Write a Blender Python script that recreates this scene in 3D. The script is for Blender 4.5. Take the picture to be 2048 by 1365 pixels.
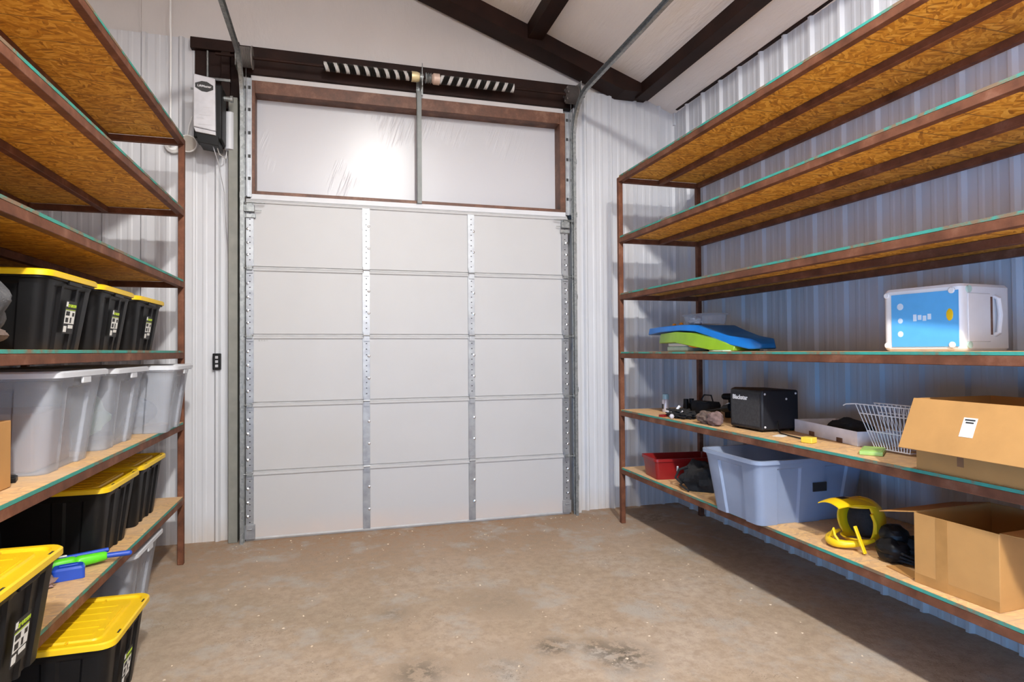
import bpy, math, random
from mathutils import Vector, Matrix, noise
PI = math.pi
random.seed(7)
sc = bpy.context.scene
for o in list(bpy.data.objects): bpy.data.objects.remove(o)
COL = sc.collection

# ------------------------------------------------------------------ camera
F_PX, YAW, PITCH, ROLL = 1226.2, 0.27905, 0.01585, -0.00656
cam_d = bpy.data.cameras.new('camera'); cam = bpy.data.objects.new('camera', cam_d); COL.objects.link(cam)
cam_d.sensor_width = 36.0; cam_d.sensor_fit = 'HORIZONTAL'; cam_d.lens = F_PX/2048*36.0
cam_d.clip_start = 0.05; cam_d.clip_end = 100
cy, sy = math.cos(YAW), math.sin(YAW)
fw = Vector((sy*math.cos(PITCH), cy*math.cos(PITCH), math.sin(PITCH)))
rt = Vector((cy, -sy, 0)); up = rt.cross(fw)
rt2 = rt*math.cos(ROLL) + up*math.sin(ROLL); up2 = rt2.cross(fw)
m = Matrix((rt2, up2, -fw)).transposed().to_4x4()
m.translation = Vector((0.7056, -5.9062, 1.6767))
cam.matrix_world = m
sc.camera = cam

# ------------------------------------------------------------------ world, light, exposure
w = bpy.data.worlds.new('world'); sc.world = w; w.use_nodes = True
wn = w.node_tree.nodes; wn['Background'].inputs[0].default_value = (0.42, 0.62, 1.0, 1); wn['Background'].inputs[1].default_value = 1.0

def light(name, kind, loc, energy, color, size, rot=(0, 0, 0), size_y=None):
    d = bpy.data.lights.new(name, kind); d.energy = energy; d.color = color
    if kind == 'AREA':
        d.shape = 'RECTANGLE'; d.size = size; d.size_y = size_y or size
    else: d.shadow_soft_size = size
    o = bpy.data.objects.new(name, d); COL.objects.link(o); o.location = loc; o.rotation_euler = rot
    return o
bl1 = light('bay_and_fill_light', 'SPOT', (1.42, -4.2, 5.0), 250, (1.0, 0.965, 0.92), 0.13)
fill_spot = light('bay_and_fill_light', 'SPOT', (1.42, -8.2, 5.0), 1130, (1.0, 0.965, 0.92), 0.13)   # added unseen fill lamp that evens out the door
for q in (bl1, fill_spot): q.data.spot_size = math.radians(180); q.data.spot_blend = 0.38   # wide soft cones that dim the upper wall
# blue skylight that enters through the open side doorway behind the camera
light('doorway_daylight', 'AREA', (-1.95, -8.05, 0.75), 230, (0.10, 0.44, 1.0), 1.4, (0, -PI/2, 0), 2.3)
sc.view_settings.view_transform = 'Standard'; sc.view_settings.look = 'None'
sc.view_settings.exposure = 0.64; sc.view_settings.gamma = 1.0
sc.view_settings.use_curve_mapping = False
sc.cycles.use_denoising = True
sc.cycles.max_bounces = 8; sc.cycles.diffuse_bounces = 5; sc.cycles.transparent_max_bounces = 12

# ------------------------------------------------------------------ materials
class N:
    def __init__(s, name):
        s.m = bpy.data.materials.new(name); s.m.use_nodes = True
        s.t = s.m.node_tree; s.b = s.t.nodes['Principled BSDF']; s.o = s.t.nodes['Material Output']
    def n(s, typ, **kw):
        x = s.t.nodes.new('ShaderNode'+typ)
        for k, v in kw.items():
            if k in ('inp',):
                for a, b in v.items():
                    if hasattr(b, 'is_output') or isinstance(b, bpy.types.NodeSocket): s.t.links.new(b, x.inputs[a])
                    else: x.inputs[a].default_value = b
            else: setattr(x, k, v)
        return x
    def link(s, a, b): s.t.links.new(a, b)
    def co(s, scale=(1, 1, 1), rot=(0, 0, 0)):
        c = s.n('TexCoord'); mp = s.n('Mapping'); s.link(c.outputs['Object'], mp.inputs[0])
        mp.inputs['Scale'].default_value = scale; mp.inputs['Rotation'].default_value = rot
        return mp.outputs[0]
    def noise(s, co, scale, detail=4, rough=0.55, out='Fac'):
        x = s.n('TexNoise'); s.link(co, x.inputs['Vector'])
        x.inputs['Scale'].default_value = scale; x.inputs['Detail'].default_value = detail; x.inputs['Roughness'].default_value = rough
        return x.outputs[out]
    def ramp(s, fac, stops):
        r = s.n('ValToRGB'); s.link(fac, r.inputs[0]); e = r.color_ramp.elements
        while len(e) < len(stops): e.new(0.5)
        for el, (p, c) in zip(e, stops):
            el.position = p; el.color = (c[0], c[1], c[2], 1) if not isinstance(c, (int, float)) else (c, c, c, 1)
        return r.outputs[0]
    def mix(s, fac, a, b, mode='MIX'):
        x = s.n('MixRGB', blend_type=mode)
        for i, v in enumerate((fac, a, b)):
            if isinstance(v, bpy.types.NodeSocket): s.link(v, x.inputs[i])
            elif isinstance(v, (int, float)): x.inputs[i].default_value = v
            else: x.inputs[i].default_value = (v[0], v[1], v[2], 1)
        return x.outputs[0]
    def math(s, op, a, b=0.0, c=0.0):
        x = s.n('Math', operation=op)
        for i, v in enumerate((a, b, c)):
            if isinstance(v, bpy.types.NodeSocket): s.link(v, x.inputs[i])
            else: x.inputs[i].default_value = v
        return x.outputs[0]
    def bump(s, h, strength=0.3, dist=0.01):
        x = s.n('Bump'); s.link(h, x.inputs['Height']); x.inputs['Strength'].default_value = strength; x.inputs['Distance'].default_value = dist
        s.link(x.outputs[0], s.b.inputs['Normal'])
    def set(s, color=None, rough=None, metal=None, spec=None, **kw):
        for k, v in (('Base Color', color), ('Roughness', rough), ('Metallic', metal), ('Specular IOR Level', spec)):
            if v is None: continue
            if isinstance(v, bpy.types.NodeSocket): s.link(v, s.b.inputs[k])
            elif k == 'Base Color': s.b.inputs[k].default_value = (v[0], v[1], v[2], 1)
            else: s.b.inputs[k].default_value = v
        for k, v in kw.items(): s.b.inputs[k.replace('_', ' ')].default_value = v
        return s.m

def plain(name, color, rough=0.5, metal=0.0, var=0.12, scale=9, bump=0.0, spec=None):
    a = N(name); c = a.co(); n = a.noise(c, scale, 5)
    lo = tuple(v*(1-var) for v in color); hi = tuple(min(1, v*(1+var)) for v in color)
    a.set(a.ramp(n, [(0.3, lo), (0.7, hi)]), rough, metal, spec)
    if bump: a.bump(a.noise(c, scale*6, 3), bump, 0.004)
    return a.m

M = {}
def mk_liner():
    a = N('white_painted_steel'); c = a.co((1, 1, 0.25)); n = a.noise(c, 5, 5)
    col = a.ramp(n, [(0.3, (0.54, 0.55, 0.575)), (0.7, (0.59, 0.60, 0.625))])
    # dusty streaks near the ground
    g = a.n('NewGeometry'); s = a.n('SeparateXYZ'); a.link(g.outputs['Position'], s.inputs[0])
    d = a.math('MULTIPLY', a.ramp(s.outputs['Z'], [(0.0, 1), (0.25, 0)]), a.noise(a.co((6, 6, 1)), 3, 4))
    a.set(a.mix(d, col, (0.50, 0.42, 0.34)), 0.48)
    return a.m
M['liner'] = mk_liner()
def mk_vinyl(name, base, rough, strength, sc_=(1.2, 1.2, 0.5), rot=(0, 0.25, 0)):
    a = N(name); c = a.co(sc_, rot); n = a.noise(c, 7, 6, 0.6)
    big = a.noise(a.co((1, 1, 1)), 1.3, 2)
    a.set(a.ramp(big, [(0.3, tuple(v*0.93 for v in base)), (0.7, base)]), rough)
    a.bump(n, strength, 0.02)
    return a.m
M['insul'] = mk_vinyl('white_vinyl_insulation', (0.63, 0.595, 0.575), 0.5, 0.35)
def mk_infill():
    a = N('shiny_white_vinyl')
    a.set((0.50, 0.50, 0.525), 0.30, None, 0.4)
    mp = a.n('Mapping'); a.link(a.co((1, 1, 1), (0, -0.33, 0)), mp.inputs[0]); mp.inputs['Scale'].default_value = (13, 1, 0.9)
    n1 = a.noise(mp.outputs[0], 1.6, 3, 0.5)
    mask = a.ramp(a.noise(a.co((1.3, 1, 1.0)), 1.3, 2), [(0.50, 0), (0.60, 1)])
    ridge = a.ramp(n1, [(0.42, 0), (0.5, 1), (0.58, 0)])
    soft = a.noise(a.co((1.5, 1, 0.7)), 1.1, 2)
    h = a.math('ADD', a.math('MULTIPLY', ridge, mask), a.math('MULTIPLY', soft, 1.2))
    a.bump(h, 0.2, 0.010)
    return a.m
M['infill'] = mk_infill()
def mk_osb():
    a = N('oriented_strand_board'); cols = []
    for i, (rz, s1, s2) in enumerate(((0.35, 15, 60), (-0.6, 17, 66), (1.45, 14, 56))):
        c = a.co((1, 1, 1), (0, 0, rz))
        nd = a.n('TexNoise'); a.link(c, nd.inputs['Vector']); nd.inputs['Scale'].default_value = 6
        ad = a.n('VectorMath', operation='MULTIPLY_ADD'); a.link(nd.outputs['Color'], ad.inputs[0]); ad.inputs[1].default_value = (0.04,)*3; a.link(c, ad.inputs[2])
        mp = a.n('Mapping'); a.link(ad.outputs[0], mp.inputs[0]); mp.inputs['Scale'].default_value = (s1, s2, 30)
        v = a.n('TexVoronoi'); a.link(mp.outputs[0], v.inputs['Vector']); v.inputs['Scale'].default_value = 1.0
        sp = a.n('SeparateColor'); a.link(v.outputs['Color'], sp.inputs[0]); cols.append(sp.outputs[0])
    f1 = a.ramp(a.noise(a.co(), 9, 3), [(0.47, 0), (0.53, 1)])
    f2 = a.ramp(a.noise(a.co((1.3, 1.3, 1), (0, 0, 1)), 11, 3), [(0.55, 0), (0.6, 1)])
    mm = a.mix(f2, a.mix(f1, cols[0], cols[1]), cols[2])
    col = a.ramp(mm, [(0.0, (0.36, 0.155, 0.012)), (0.35, (0.60, 0.28, 0.022)), (0.7, (0.74, 0.39, 0.04)), (1.0, (0.86, 0.52, 0.09))])
    # printed nailing lines across the board every quarter metre
    g = a.n('TexCoord'); s = a.n('SeparateXYZ'); a.link(g.outputs['Object'], s.inputs[0])
    fr = a.math('FRACT', a.math('MULTIPLY', s.outputs['Y'], 4.0))
    ln = a.ramp(fr, [(0.0, 1), (0.030, 0.9), (0.040, 0)])
    col = a.mix(a.math('MULTIPLY', ln, 0.7), col, (0.10, 0.05, 0.02))
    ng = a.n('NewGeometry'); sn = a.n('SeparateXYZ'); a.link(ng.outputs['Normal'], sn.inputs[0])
    lit_top = a.math('MULTIPLY', a.ramp(sn.outputs['Z'], [(0.6, 0), (0.9, 1)]), a.ramp(a.noise(a.co(), 3, 4), [(0.3, 0.45), (0.7, 0.8)]))
    col = a.mix(lit_top, col, (0.66, 0.47, 0.31))     # lamp-lit paleness put into the colour of the boards' upper side
    a.set(col, 0.7); a.bump(mm, 0.25, 0.003)
    return a.m
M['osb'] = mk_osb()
def mk_teal():
    a = N('teal_edge_sealer'); c = a.co(); n = a.noise(c, 5, 6, 0.7)
    a.set(a.ramp(n, [(0.42, (0.20, 0.13, 0.075)), (0.50, (0.05, 0.26, 0.20)), (0.72, (0.03, 0.36, 0.29))]), 0.6)
    return a.m
M['teal'] = mk_teal()
def mk_steel():
    a = N('red_oxide_steel'); c = a.co(); n = a.noise(c, 7, 6, 0.65)
    col = a.ramp(n, [(0.3, (0.085, 0.032, 0.017)), (0.55, (0.165, 0.062, 0.032)), (0.8, (0.29, 0.14, 0.085))])
    a.set(col, 0.6, None, 0.25); a.bump(a.noise(c, 60, 3), 0.15, 0.002)
    return a.m
M['steel'] = mk_steel()
def mk_dark():
    a = N('dark_brown_primed_steel'); n = a.noise(a.co(), 4, 5)
    a.set(a.ramp(n, [(0.3, (0.010, 0.0035, 0.0022)), (0.75, (0.030, 0.011, 0.007))]), 0.6, None, 0.2)
    return a.m
M['dark'] = mk_dark()
def mk_rustframe():
    a = N('weathered_brown_steel'); n = a.noise(a.co((1, 1, 1)), 6, 6, 0.7)
    a.set(a.ramp(n, [(0.3, (0.055, 0.024, 0.013)), (0.52, (0.13, 0.052, 0.028)), (0.78, (0.27, 0.145, 0.09))]), 0.55)
    return a.m
M['rust'] = mk_rustframe()
def mk_galv():
    a = N('galvanised_steel'); c = a.co(); v = a.n('TexVoronoi'); a.link(c, v.inputs['Vector']); v.inputs['Scale'].default_value = 45
    s = a.n('SeparateColor'); a.link(v.outputs['Color'], s.inputs[0])
    a.set(a.ramp(s.outputs[0], [(0.0, (0.22, 0.235, 0.235)), (1.0, (0.34, 0.355, 0.355))]), 0.42, 0.6)
    return a.m
M['galv'] = mk_galv()
def mk_stile():
    a = N('perforated_zinc_strip')
    g = a.n('TexCoord'); s = a.n('SeparateXYZ'); a.link(g.outputs['Object'], s.inputs[0])
    n = a.noise(a.co(), 14, 4)
    a.set(a.ramp(n, [(0.3, (0.28, 0.29, 0.31)), (0.7, (0.40, 0.415, 0.43))]), 0.4, 0.6)
    return a.m
M['stile'] = mk_stile()
M['flash'] = plain('olive_grey_flashing', (0.20, 0.20, 0.175), 0.5)
M['chrome'] = plain('bright_zinc', (0.75, 0.76, 0.78), 0.25, 0.9)
def mk_floor():
    a = N('dirty_concrete'); c = a.co()
    n1 = a.noise(c, 0.9, 6, 0.6); n2 = a.noise(c, 14, 6, 0.7); n3 = a.noise(c, 70, 4, 0.7)
    col = a.ramp(n1, [(0.32, (0.345, 0.275, 0.195)), (0.5, (0.41, 0.315, 0.225)), (0.68, (0.47, 0.385, 0.305))])
    g = a.n('TexCoord'); s = a.n('SeparateXYZ'); a.link(g.outputs['Object'], s.inputs[0])
    # reddish soil blown in under the door, thickest at the wall
    soil = a.math('MULTIPLY', a.ramp(a.math('MULTIPLY_ADD', s.outputs['Y'], 0.45, 1.0), [(0.35, 0), (0.95, 1)]), a.ramp(n2, [(0.30, 0.25), (0.6, 1)]))
    col = a.mix(soil, col, (0.33, 0.20, 0.115))
    col = a.mix(a.ramp(n2, [(0.38, 0.55), (0.58, 0)]), col, (0.27, 0.20, 0.14))
    n4 = a.noise(a.co((1, 1, 1), (0, 0, 1.1)), 2.6, 5, 0.65)
    col = a.mix(a.ramp(n4, [(0.52, 0), (0.66, 0.7)]), col, (0.40, 0.37, 0.33))
    n5 = a.noise(c, 38, 5, 0.75)
    col = a.mix(a.ramp(n5, [(0.30, 0.6), (0.40, 0)]), col, (0.17, 0.12, 0.08))
    col = a.mix(a.ramp(n3, [(0.60, 0), (0.72, 0.45)]), col, (0.62, 0.55, 0.46))
    # dark specks gathered in patches
    v = a.n('TexVoronoi'); a.link(c, v.inputs['Vector']); v.inputs['Scale'].default_value = 17
    a.link(a.n('VectorMath', operation='ADD', inp={0: c, 1: a.noise(c, 9, 2, 0.5, 'Color')}).outputs[0], v.inputs['Vector'])
    sp = a.ramp(v.outputs['Distance'], [(0.10, 1), (0.26, 0)])
    pm = a.ramp(a.noise(a.co((1, 1, 1), (0, 0, 0.6)), 1.7, 3), [(0.54, 0), (0.62, 1)])
    col = a.mix(a.math('MULTIPLY', a.math('MULTIPLY', sp, pm), 0.75), col, (0.10, 0.075, 0.05))
    # oily stains
    for (x, y, r, k) in ((2.22, -2.82, 0.24, 0.85), (2.10, -2.66, 0.13, 0.6), (1.88, -2.60, 0.16, 0.8), (1.12, -2.68, 0.22, 0.7), (1.55, -2.75, 0.30, 0.35), (1.05, -1.9, 0.16, 0.4), (1.75, -1.9, 0.35, 0.3), (3.75, -0.4, 0.3, 0.5)):
        d = a.n('VectorMath', operation='DISTANCE'); a.link(g.outputs['Object'], d.inputs[0]); d.inputs[1].default_value = (x, y, 0)
        k2 = a.math('MULTIPLY', a.ramp(a.math('DIVIDE', d.outputs['Value'], r), [(0.2, 1), (1.0, 0)]), a.ramp(n2, [(0.44, 0), (0.54, k)]))
        col = a.mix(k2, col, (0.085, 0.07, 0.05))
    a.set(col, 0.85); a.bump(a.math('ADD', n2, n3), 0.5, 0.006)
    return a.m
M['floor'] = mk_floor()
M['doorwhite'] = plain('white_door_skin', (0.465, 0.465, 0.47), 0.5, 0, 0.02, 2)
def mk_doorlow():
    a = N('white_door_skin_with_mud_splash'); n = a.noise(a.co((1, 1, 1)), 1.5, 4)
    g = a.n('NewGeometry'); s = a.n('SeparateXYZ'); a.link(g.outputs['Position'], s.inputs[0])
    d = a.math('MULTIPLY', a.ramp(s.outputs['Z'], [(0.0, 1), (0.22, 0)]), a.ramp(n, [(0.3, 0.1), (0.7, 0.7)]))
    a.set(a.mix(d, (0.465, 0.465, 0.47), (0.62, 0.47, 0.38)), 0.5)
    return a.m
M['doorlow'] = mk_doorlow()
M['joint'] = plain('grey_door_joint', (0.40, 0.40, 0.40), 0.5)
M['black'] = plain('black_plastic', (0.007, 0.007, 0.0075), 0.45, 0, 0.2, 9, 0, 0.22)
M['blackfab'] = plain('black_fabric', (0.012, 0.012, 0.013), 0.9, 0, 0.3, 30, 0.5)
M['yellow'] = plain('yellow_plastic', (0.80, 0.52, 0.008), 0.4, 0, 0.05, 5)
M['white'] = plain('white_plastic', (0.80, 0.80, 0.79), 0.4, 0, 0.03)
M['paper'] = plain('white_paper', (0.75, 0.75, 0.70), 0.7, 0, 0.04)
M['ink'] = plain('black_ink', (0.02, 0.02, 0.02), 0.6)
M['green'] = plain('bright_green_plastic', (0.10, 0.62, 0.015), 0.35, 0, 0.08)
M['lime'] = plain('lime_print', (0.45, 0.62, 0.02), 0.5)
M['apple'] = plain('apple_green_plastic', (0.20, 0.36, 0.02), 0.35, 0, 0.1)
M['blue'] = plain('blue_plastic', (0.004, 0.14, 0.48), 0.35, 0, 0.1)
M['royal'] = plain('royal_blue_plastic', (0.015, 0.07, 0.45), 0.4, 0, 0.1)
M['skyblue'] = plain('sky_blue_print', (0.10, 0.42, 0.80), 0.45, 0, 0.06)
M['mint'] = plain('pale_mint_plastic', (0.45, 0.62, 0.55), 0.4)
M['orange'] = plain('orange_plastic', (0.85, 0.30, 0.02), 0.4)
M['red'] = plain('red_plastic', (0.24, 0.010, 0.010), 0.35, 0, 0.1)
M['card'] = plain('tan_cardboard', (0.46, 0.235, 0.070), 0.75, 0, 0.07, 6, 0.15)
M['tape'] = plain('brown_packing_tape', (0.40, 0.20, 0.06), 0.3)
M['grey'] = plain('grey_plastic', (0.45, 0.45, 0.47), 0.45)
M['greyfab'] = plain('grey_woven_fabric', (0.085, 0.085, 0.088), 0.95, 0, 0.45, 22, 0.8)
M['brownfab'] = plain('brown_fabric', (0.13, 0.09, 0.072), 0.95, 0, 0.35, 30, 0.8)
M['greenfab'] = plain('pale_green_fabric', (0.45, 0.66, 0.52), 0.9, 0, 0.1, 12, 0.4)
M['grille'] = plain('grille_cloth', (0.030, 0.030, 0.032), 0.9, 0, 0.3, 60, 0.4)
M['tolex'] = plain('black_vinyl_covering', (0.007, 0.008, 0.012), 0.5, 0, 0.2, 60, 0.5)
M['silver'] = plain('silver_print', (0.75, 0.75, 0.77), 0.35, 0.3)
M['beige'] = plain('beige_porcelain', (0.42, 0.38, 0.33), 0.5)
M['brass'] = plain('pale_brass', (0.72, 0.62, 0.36), 0.4, 0.4)
M['copper'] = plain('pinkish_cast_metal', (0.62, 0.46, 0.38), 0.5, 0.2)
def mk_clear(name, col, alpha):
    a = N(name); n = a.noise(a.co(), 5, 3)
    a.set(a.ramp(n, [(0.3, tuple(v*0.93 for v in col)), (0.7, col)]), 0.35); a.b.inputs['Alpha'].default_value = alpha
    a.b.inputs['Subsurface Weight'].default_value = 0.0
    return a.m
M['clear'] = mk_clear('frosted_clear_plastic', (0.56, 0.60, 0.67), 0.33)
M['clear_daylit'] = mk_clear('cloudy_daylight_tinted_plastic', (0.34, 0.41, 0.55), 0.62)  # cloudy plastic with blue daylight and shade put into its colour
M['clearlid'] = mk_clear('frosted_clear_lid_plastic', (0.74, 0.76, 0.79), 0.8)
def mk_spring(sgn):
    a = N('black_spring_with_white_stripes'); g = a.n('TexCoord'); s = a.n('SeparateXYZ'); a.link(g.outputs['Object'], s.inputs[0])
    x = a.math('ADD', s.outputs['X'], a.math('MULTIPLY', s.outputs['Z'], 0.42*sgn))
    fr = a.math('FRACT', a.math('DIVIDE', x, 0.0905))
    st = a.ramp(fr, [(0.0, 0), (0.03, 1), (0.36, 1), (0.40, 0)])
    a.set(a.mix(st, (0.012, 0.011, 0.010), (0.62, 0.61, 0.60)), 0.4)
    return a.m
M['springL'] = mk_spring(1.0); M['springR'] = mk_spring(-1.0)

# ------------------------------------------------------------------ mesh builder
class MB:
    def __init__(s): s.v = []; s.f = []; s.mi = []; s.T = Matrix.Identity(4); s.cur = 0
    def add(s, vs, fs):
        k = len(s.v); s.v += [s.T @ Vector(p) for p in vs]
        s.f += [tuple(i+k for i in f) for f in fs]; s.mi += [s.cur]*len(fs); return s
    def box(s, x0, x1, y0, y1, z0, z1):
        vs = [(x, y, z) for z in (z0, z1) for y in (y0, y1) for x in (x0, x1)]
        return s.add(vs, [(0, 2, 3, 1), (4, 5, 7, 6), (0, 1, 5, 4), (2, 6, 7, 3), (0, 4, 6, 2), (1, 3, 7, 5)])
    def loft(s, loops, cap0=True, cap1=True, closed=True):
        n = len(loops[0]); vs = [p for l in loops for p in l]; fs = []
        for i in range(len(loops)-1):
            for j in range(n if closed else n-1):
                a = i*n+j; b = i*n+(j+1) % n; fs.append((a, b, b+n, a+n))
        if cap0: fs.append(tuple(reversed(range(n))))
        if cap1: fs.append(tuple((len(loops)-1)*n+j for j in range(n)))
        return s.add(vs, fs)
    def prism(s, poly, axis, a, b):
        def P(u, v, w): return {'X': (w, u, v), 'Y': (u, w, v), 'Z': (u, v, w)}[axis]
        return s.loft([[P(u, v, a) for u, v in poly], [P(u, v, b) for u, v in poly]])
    def tube(s, path, r, n=10, cap=True):
        path = [Vector(p) for p in path]; loops = []
        t0 = (path[1]-path[0]).normalized(); ref = Vector((0, 0, 1)) if abs(t0.z) < 0.9 else Vector((1, 0, 0))
        nrm = t0.cross(ref).normalized()
        for i, p in enumerate(path):
            t = ((path[min(i+1, len(path)-1)]-path[max(i-1, 0)])).normalized()
            nrm = (nrm - t*nrm.dot(t)).normalized(); bn = t.cross(nrm)
            rr = r[i] if isinstance(r, (list, tuple)) else r
            loops.append([p+(nrm*math.cos(2*PI*k/n)+bn*math.sin(2*PI*k/n))*rr for k in range(n)])
        return s.loft(loops, cap, cap)
    def sweep(s, path, prof, side):
        """prof: (u,v) pairs; u along `side`, v along the in-plane normal"""
        path = [Vector(p) for p in path]; side = Vector(side); loops = []
        for i, p in enumerate(path):
            t = (path[min(i+1, len(path)-1)]-path[max(i-1, 0)]).normalized(); nn = t.cross(side).normalized()
            loops.append([p+side*u+nn*v for u, v in prof])
        return s.loft(loops)
    def lathe(s, prof, c, axis='Z', n=24, cap=True):
        loops = []
        for (r, h) in prof:
            l = []
            for k in range(n):
                a = 2*PI*k/n; u, v = r*math.cos(a), r*math.sin(a)
                l.append({'Z': (c[0]+u, c[1]+v, c[2]+h), 'X': (c[0]+h, c[1]+u, c[2]+v), 'Y': (c[0]+v, c[1]+h, c[2]+u)}[axis])
            loops.append(l)
        return s.loft(loops, cap, cap)
    def blob(s, c, r, seed=0, amp=0.12, nu=28, nv=16, freq=3.0, flat=None):
        vs = []; fs = []
        for i in range(nv+1):
            th = PI*i/nv
            for j in range(nu):
                ph = 2*PI*j/nu; d = Vector((math.sin(th)*math.cos(ph), math.sin(th)*math.sin(ph), math.cos(th)))
                k = 1+amp*noise.noise(d*freq+Vector((seed*7.3, seed, 0)))*2
                p = Vector((d.x*r[0]*k, d.y*r[1]*k, d.z*r[2]*k))+Vector(c)
                if flat is not None: p.z = max(p.z, flat)
                vs.append(p)
        for i in range(nv):
            for j in range(nu):
                a = i*nu+j; b = i*nu+(j+1) % nu; fs.append((a, a+nu, b+nu, b))
        return s.add(vs, fs)
    def build(s, name, mats, parent=None, bevel=0.0, smooth=False, loc=None, rot=None):
        me = bpy.data.meshes.new(name); me.from_pydata([tuple(p) for p in s.v], [], s.f)
        if not isinstance(mats, (list, tuple)): mats = [mats]
        for x in mats: me.materials.append(x)
        me.polygons.foreach_set('material_index', s.mi)
        me.update(); me.validate()
        import bmesh
        bm = bmesh.new(); bm.from_mesh(me); bmesh.ops.recalc_face_normals(bm, faces=bm.faces)
        bm.to_mesh(me); bm.free()
        o = bpy.data.objects.new(name, me); COL.objects.link(o)
        if parent: o.parent = parent
        if loc: o.location = loc
        if rot: o.rotation_euler = rot
        if bevel:
            b = o.modifiers.new('bevel', 'BEVEL'); b.width = bevel; b.segments = 2; b.limit_method = 'ANGLE'; b.angle_limit = 0.6
        if smooth or bevel:
            for p in me.polygons: p.use_smooth = True
            try: me.set_sharp_from_angle(angle=0.6)
            except Exception: pass
        return o

def tag(o, label=None, cat=None, group=None, kind=None):
    if label: o['label'] = label
    if cat: o['category'] = cat
    if group: o['group'] = group
    if kind: o['kind'] = kind
    return o
def thing(name, label, cat, loc=(0, 0, 0), rotz=0.0, group=None, kind=None):
    o = bpy.data.objects.new(name, None); COL.objects.link(o); o.location = loc; o.rotation_euler = (0, 0, rotz)
    o.empty_display_size = 0.05
    return tag(o, label, cat, group, kind)
def adopt(o, par):
    bpy.context.view_layer.update(); o.parent = par; o.matrix_parent_inverse = par.matrix_world.inverted()
def struct(o): o['kind'] = 'structure'; return o
def text(name, body, size, mat, parent, loc, rot, ext=0.0008, bold=0.0, sx=1.0):
    cu = bpy.data.curves.new(name, 'FONT'); cu.body = body; cu.size = size; cu.align_x = 'CENTER'; cu.align_y = 'CENTER'
    cu.extrude = ext; cu.offset = bold; cu.resolution_u = 3
    tmp = bpy.data.objects.new('tmp', cu); COL.objects.link(tmp)
    bpy.context.view_layer.update()
    me = bpy.data.meshes.new_from_object(tmp.evaluated_get(bpy.context.evaluated_depsgraph_get()))
    bpy.data.objects.remove(tmp); me.materials.clear(); me.materials.append(mat)
    o = bpy.data.objects.new(name, me); COL.objects.link(o); o.parent = parent; o.location = loc; o.rotation_euler = rot; o.scale = (sx, 1, 1)
    return o

# ------------------------------------------------------------------ the setting
XL, XR, YB, YF = -1.62, 4.30, 0.09, -9.5
def ceil_z(x): return 5.09-0.358*(x-2.05)
b = MB(); b.box(XL-0.1, XR+0.1, YF-0.1, 0.3, -0.12, 0.0)
struct(b.build('floor', M['floor']))

def rib_profile(a0, a1, first, step=0.295):
    """(position, height) pairs of a ribbed liner panel between a0 and a1"""
    pts = [(a0, 0.0)]; k0 = math.floor((a0-first)/step)-1; k = k0
    while first+k*step < a1+step:
        c = first+k*step
        for dx, h in ((-0.027, 0), (-0.011, 0.028), (0.011, 0.028), (0.027, 0)):
            if a0 < c+dx < a1: pts.append((c+dx, h))
        for q in (0.36, 0.64):
            m_ = c+q*step
            for dx, h in ((-0.022, 0), (-0.010, 0.0032), (0.010, 0.0032), (0.022, 0)):
                if a0 < m_+dx < a1: pts.append((m_+dx, h))
        k += 1
    pts.append((a1, 0.0)); return pts
def liner(name, axis, a0, a1, z0, z1, first, plane, sgn, parent):
    """ribbed sheet; sgn = direction the ribs stand out from `plane`"""
    pr = rib_profile(a0, a1, first); mb = MB(); th = 0.002
    def P(a, h, z): return (a, plane+sgn*h, z) if axis == 'X' else (plane+sgn*h, a, z)
    front = [(a, h) for a, h in pr]; back = [(a, h-th) for a, h in reversed(pr)]
    loop = front+back; n = len(front)
    vs = [P(a, h, z) for z in (z0, z1) for a, h in loop]; L = len(loop); fs = []
    for i in range(L): fs.append((i, (i+1) % L, (i+1) % L+L, i+L))
    for i in range(n-1):
        j = L-1-i; fs.append((i, i+1, j-1, j)); fs.append((i+L, j+L, j-1+L, i+1+L))
    mb.add(vs, fs); return mb.build(name, M['liner'], parent)

# back wall: insulation blanket with liner panels in front of it
wb = MB(); wb.box(XL-0.1, XR+0.1, 0.20, 0.30, 0, 7.0)
wall_back = struct(wb.build('wall_back', M['insul']))
b = MB()   # loose vinyl facing above the liner, gently pillowed
nx, nz = 90, 40
vs = []
for j in range(nz+1):
    for i in range(nx+1):
        x = XL+(XR-XL)*i/nx; z = 4.12+(6.6-4.12)*j/nz
        y = 0.125+0.016*noise.noise(Vector((x*1.3, z*0.8, 3)))+0.006*abs(math.sin((x+0.94)*PI/1.22))
        vs.append((x, y, z))
fs = [(j*(nx+1)+i, j*(nx+1)+i+1, (j+1)*(nx+1)+i+1, (j+1)*(nx+1)+i) for j in range(nz) for i in range(nx)]
b.add(vs, fs); b.build('insulation_facing', M['insul'], wall_back, smooth=True)
b = MB()
for x in (-0.94,): b.box(x-0.004, x+0.004, 0.105, 0.125, 4.47, 6.4)
b.build('facing_seam', M['insul'], wall_back)
liner('liner_panel', 'X', XL, -0.50, 0, 4.48, -1.20, YB, -1, wall_back)
liner('liner_panel', 'X', -0.50, -0.205, 0, 3.86, -0.61+0.295, YB, -1, wall_back)
liner('liner_panel', 'X', 3.12, XR, 0, 4.42, 3.235, YB, -1, wall_back)
# right side wall
wb = MB(); wb.box(XR+0.012, XR+0.1, YF, 0.3, 0, 4.4)
wall_right = struct(wb.build('wall_right', M['insul']))
liner('liner_panel', 'Y', YF, YB, 0, 4.335, -0.777-0.01, XR, -1, wall_right)
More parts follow.
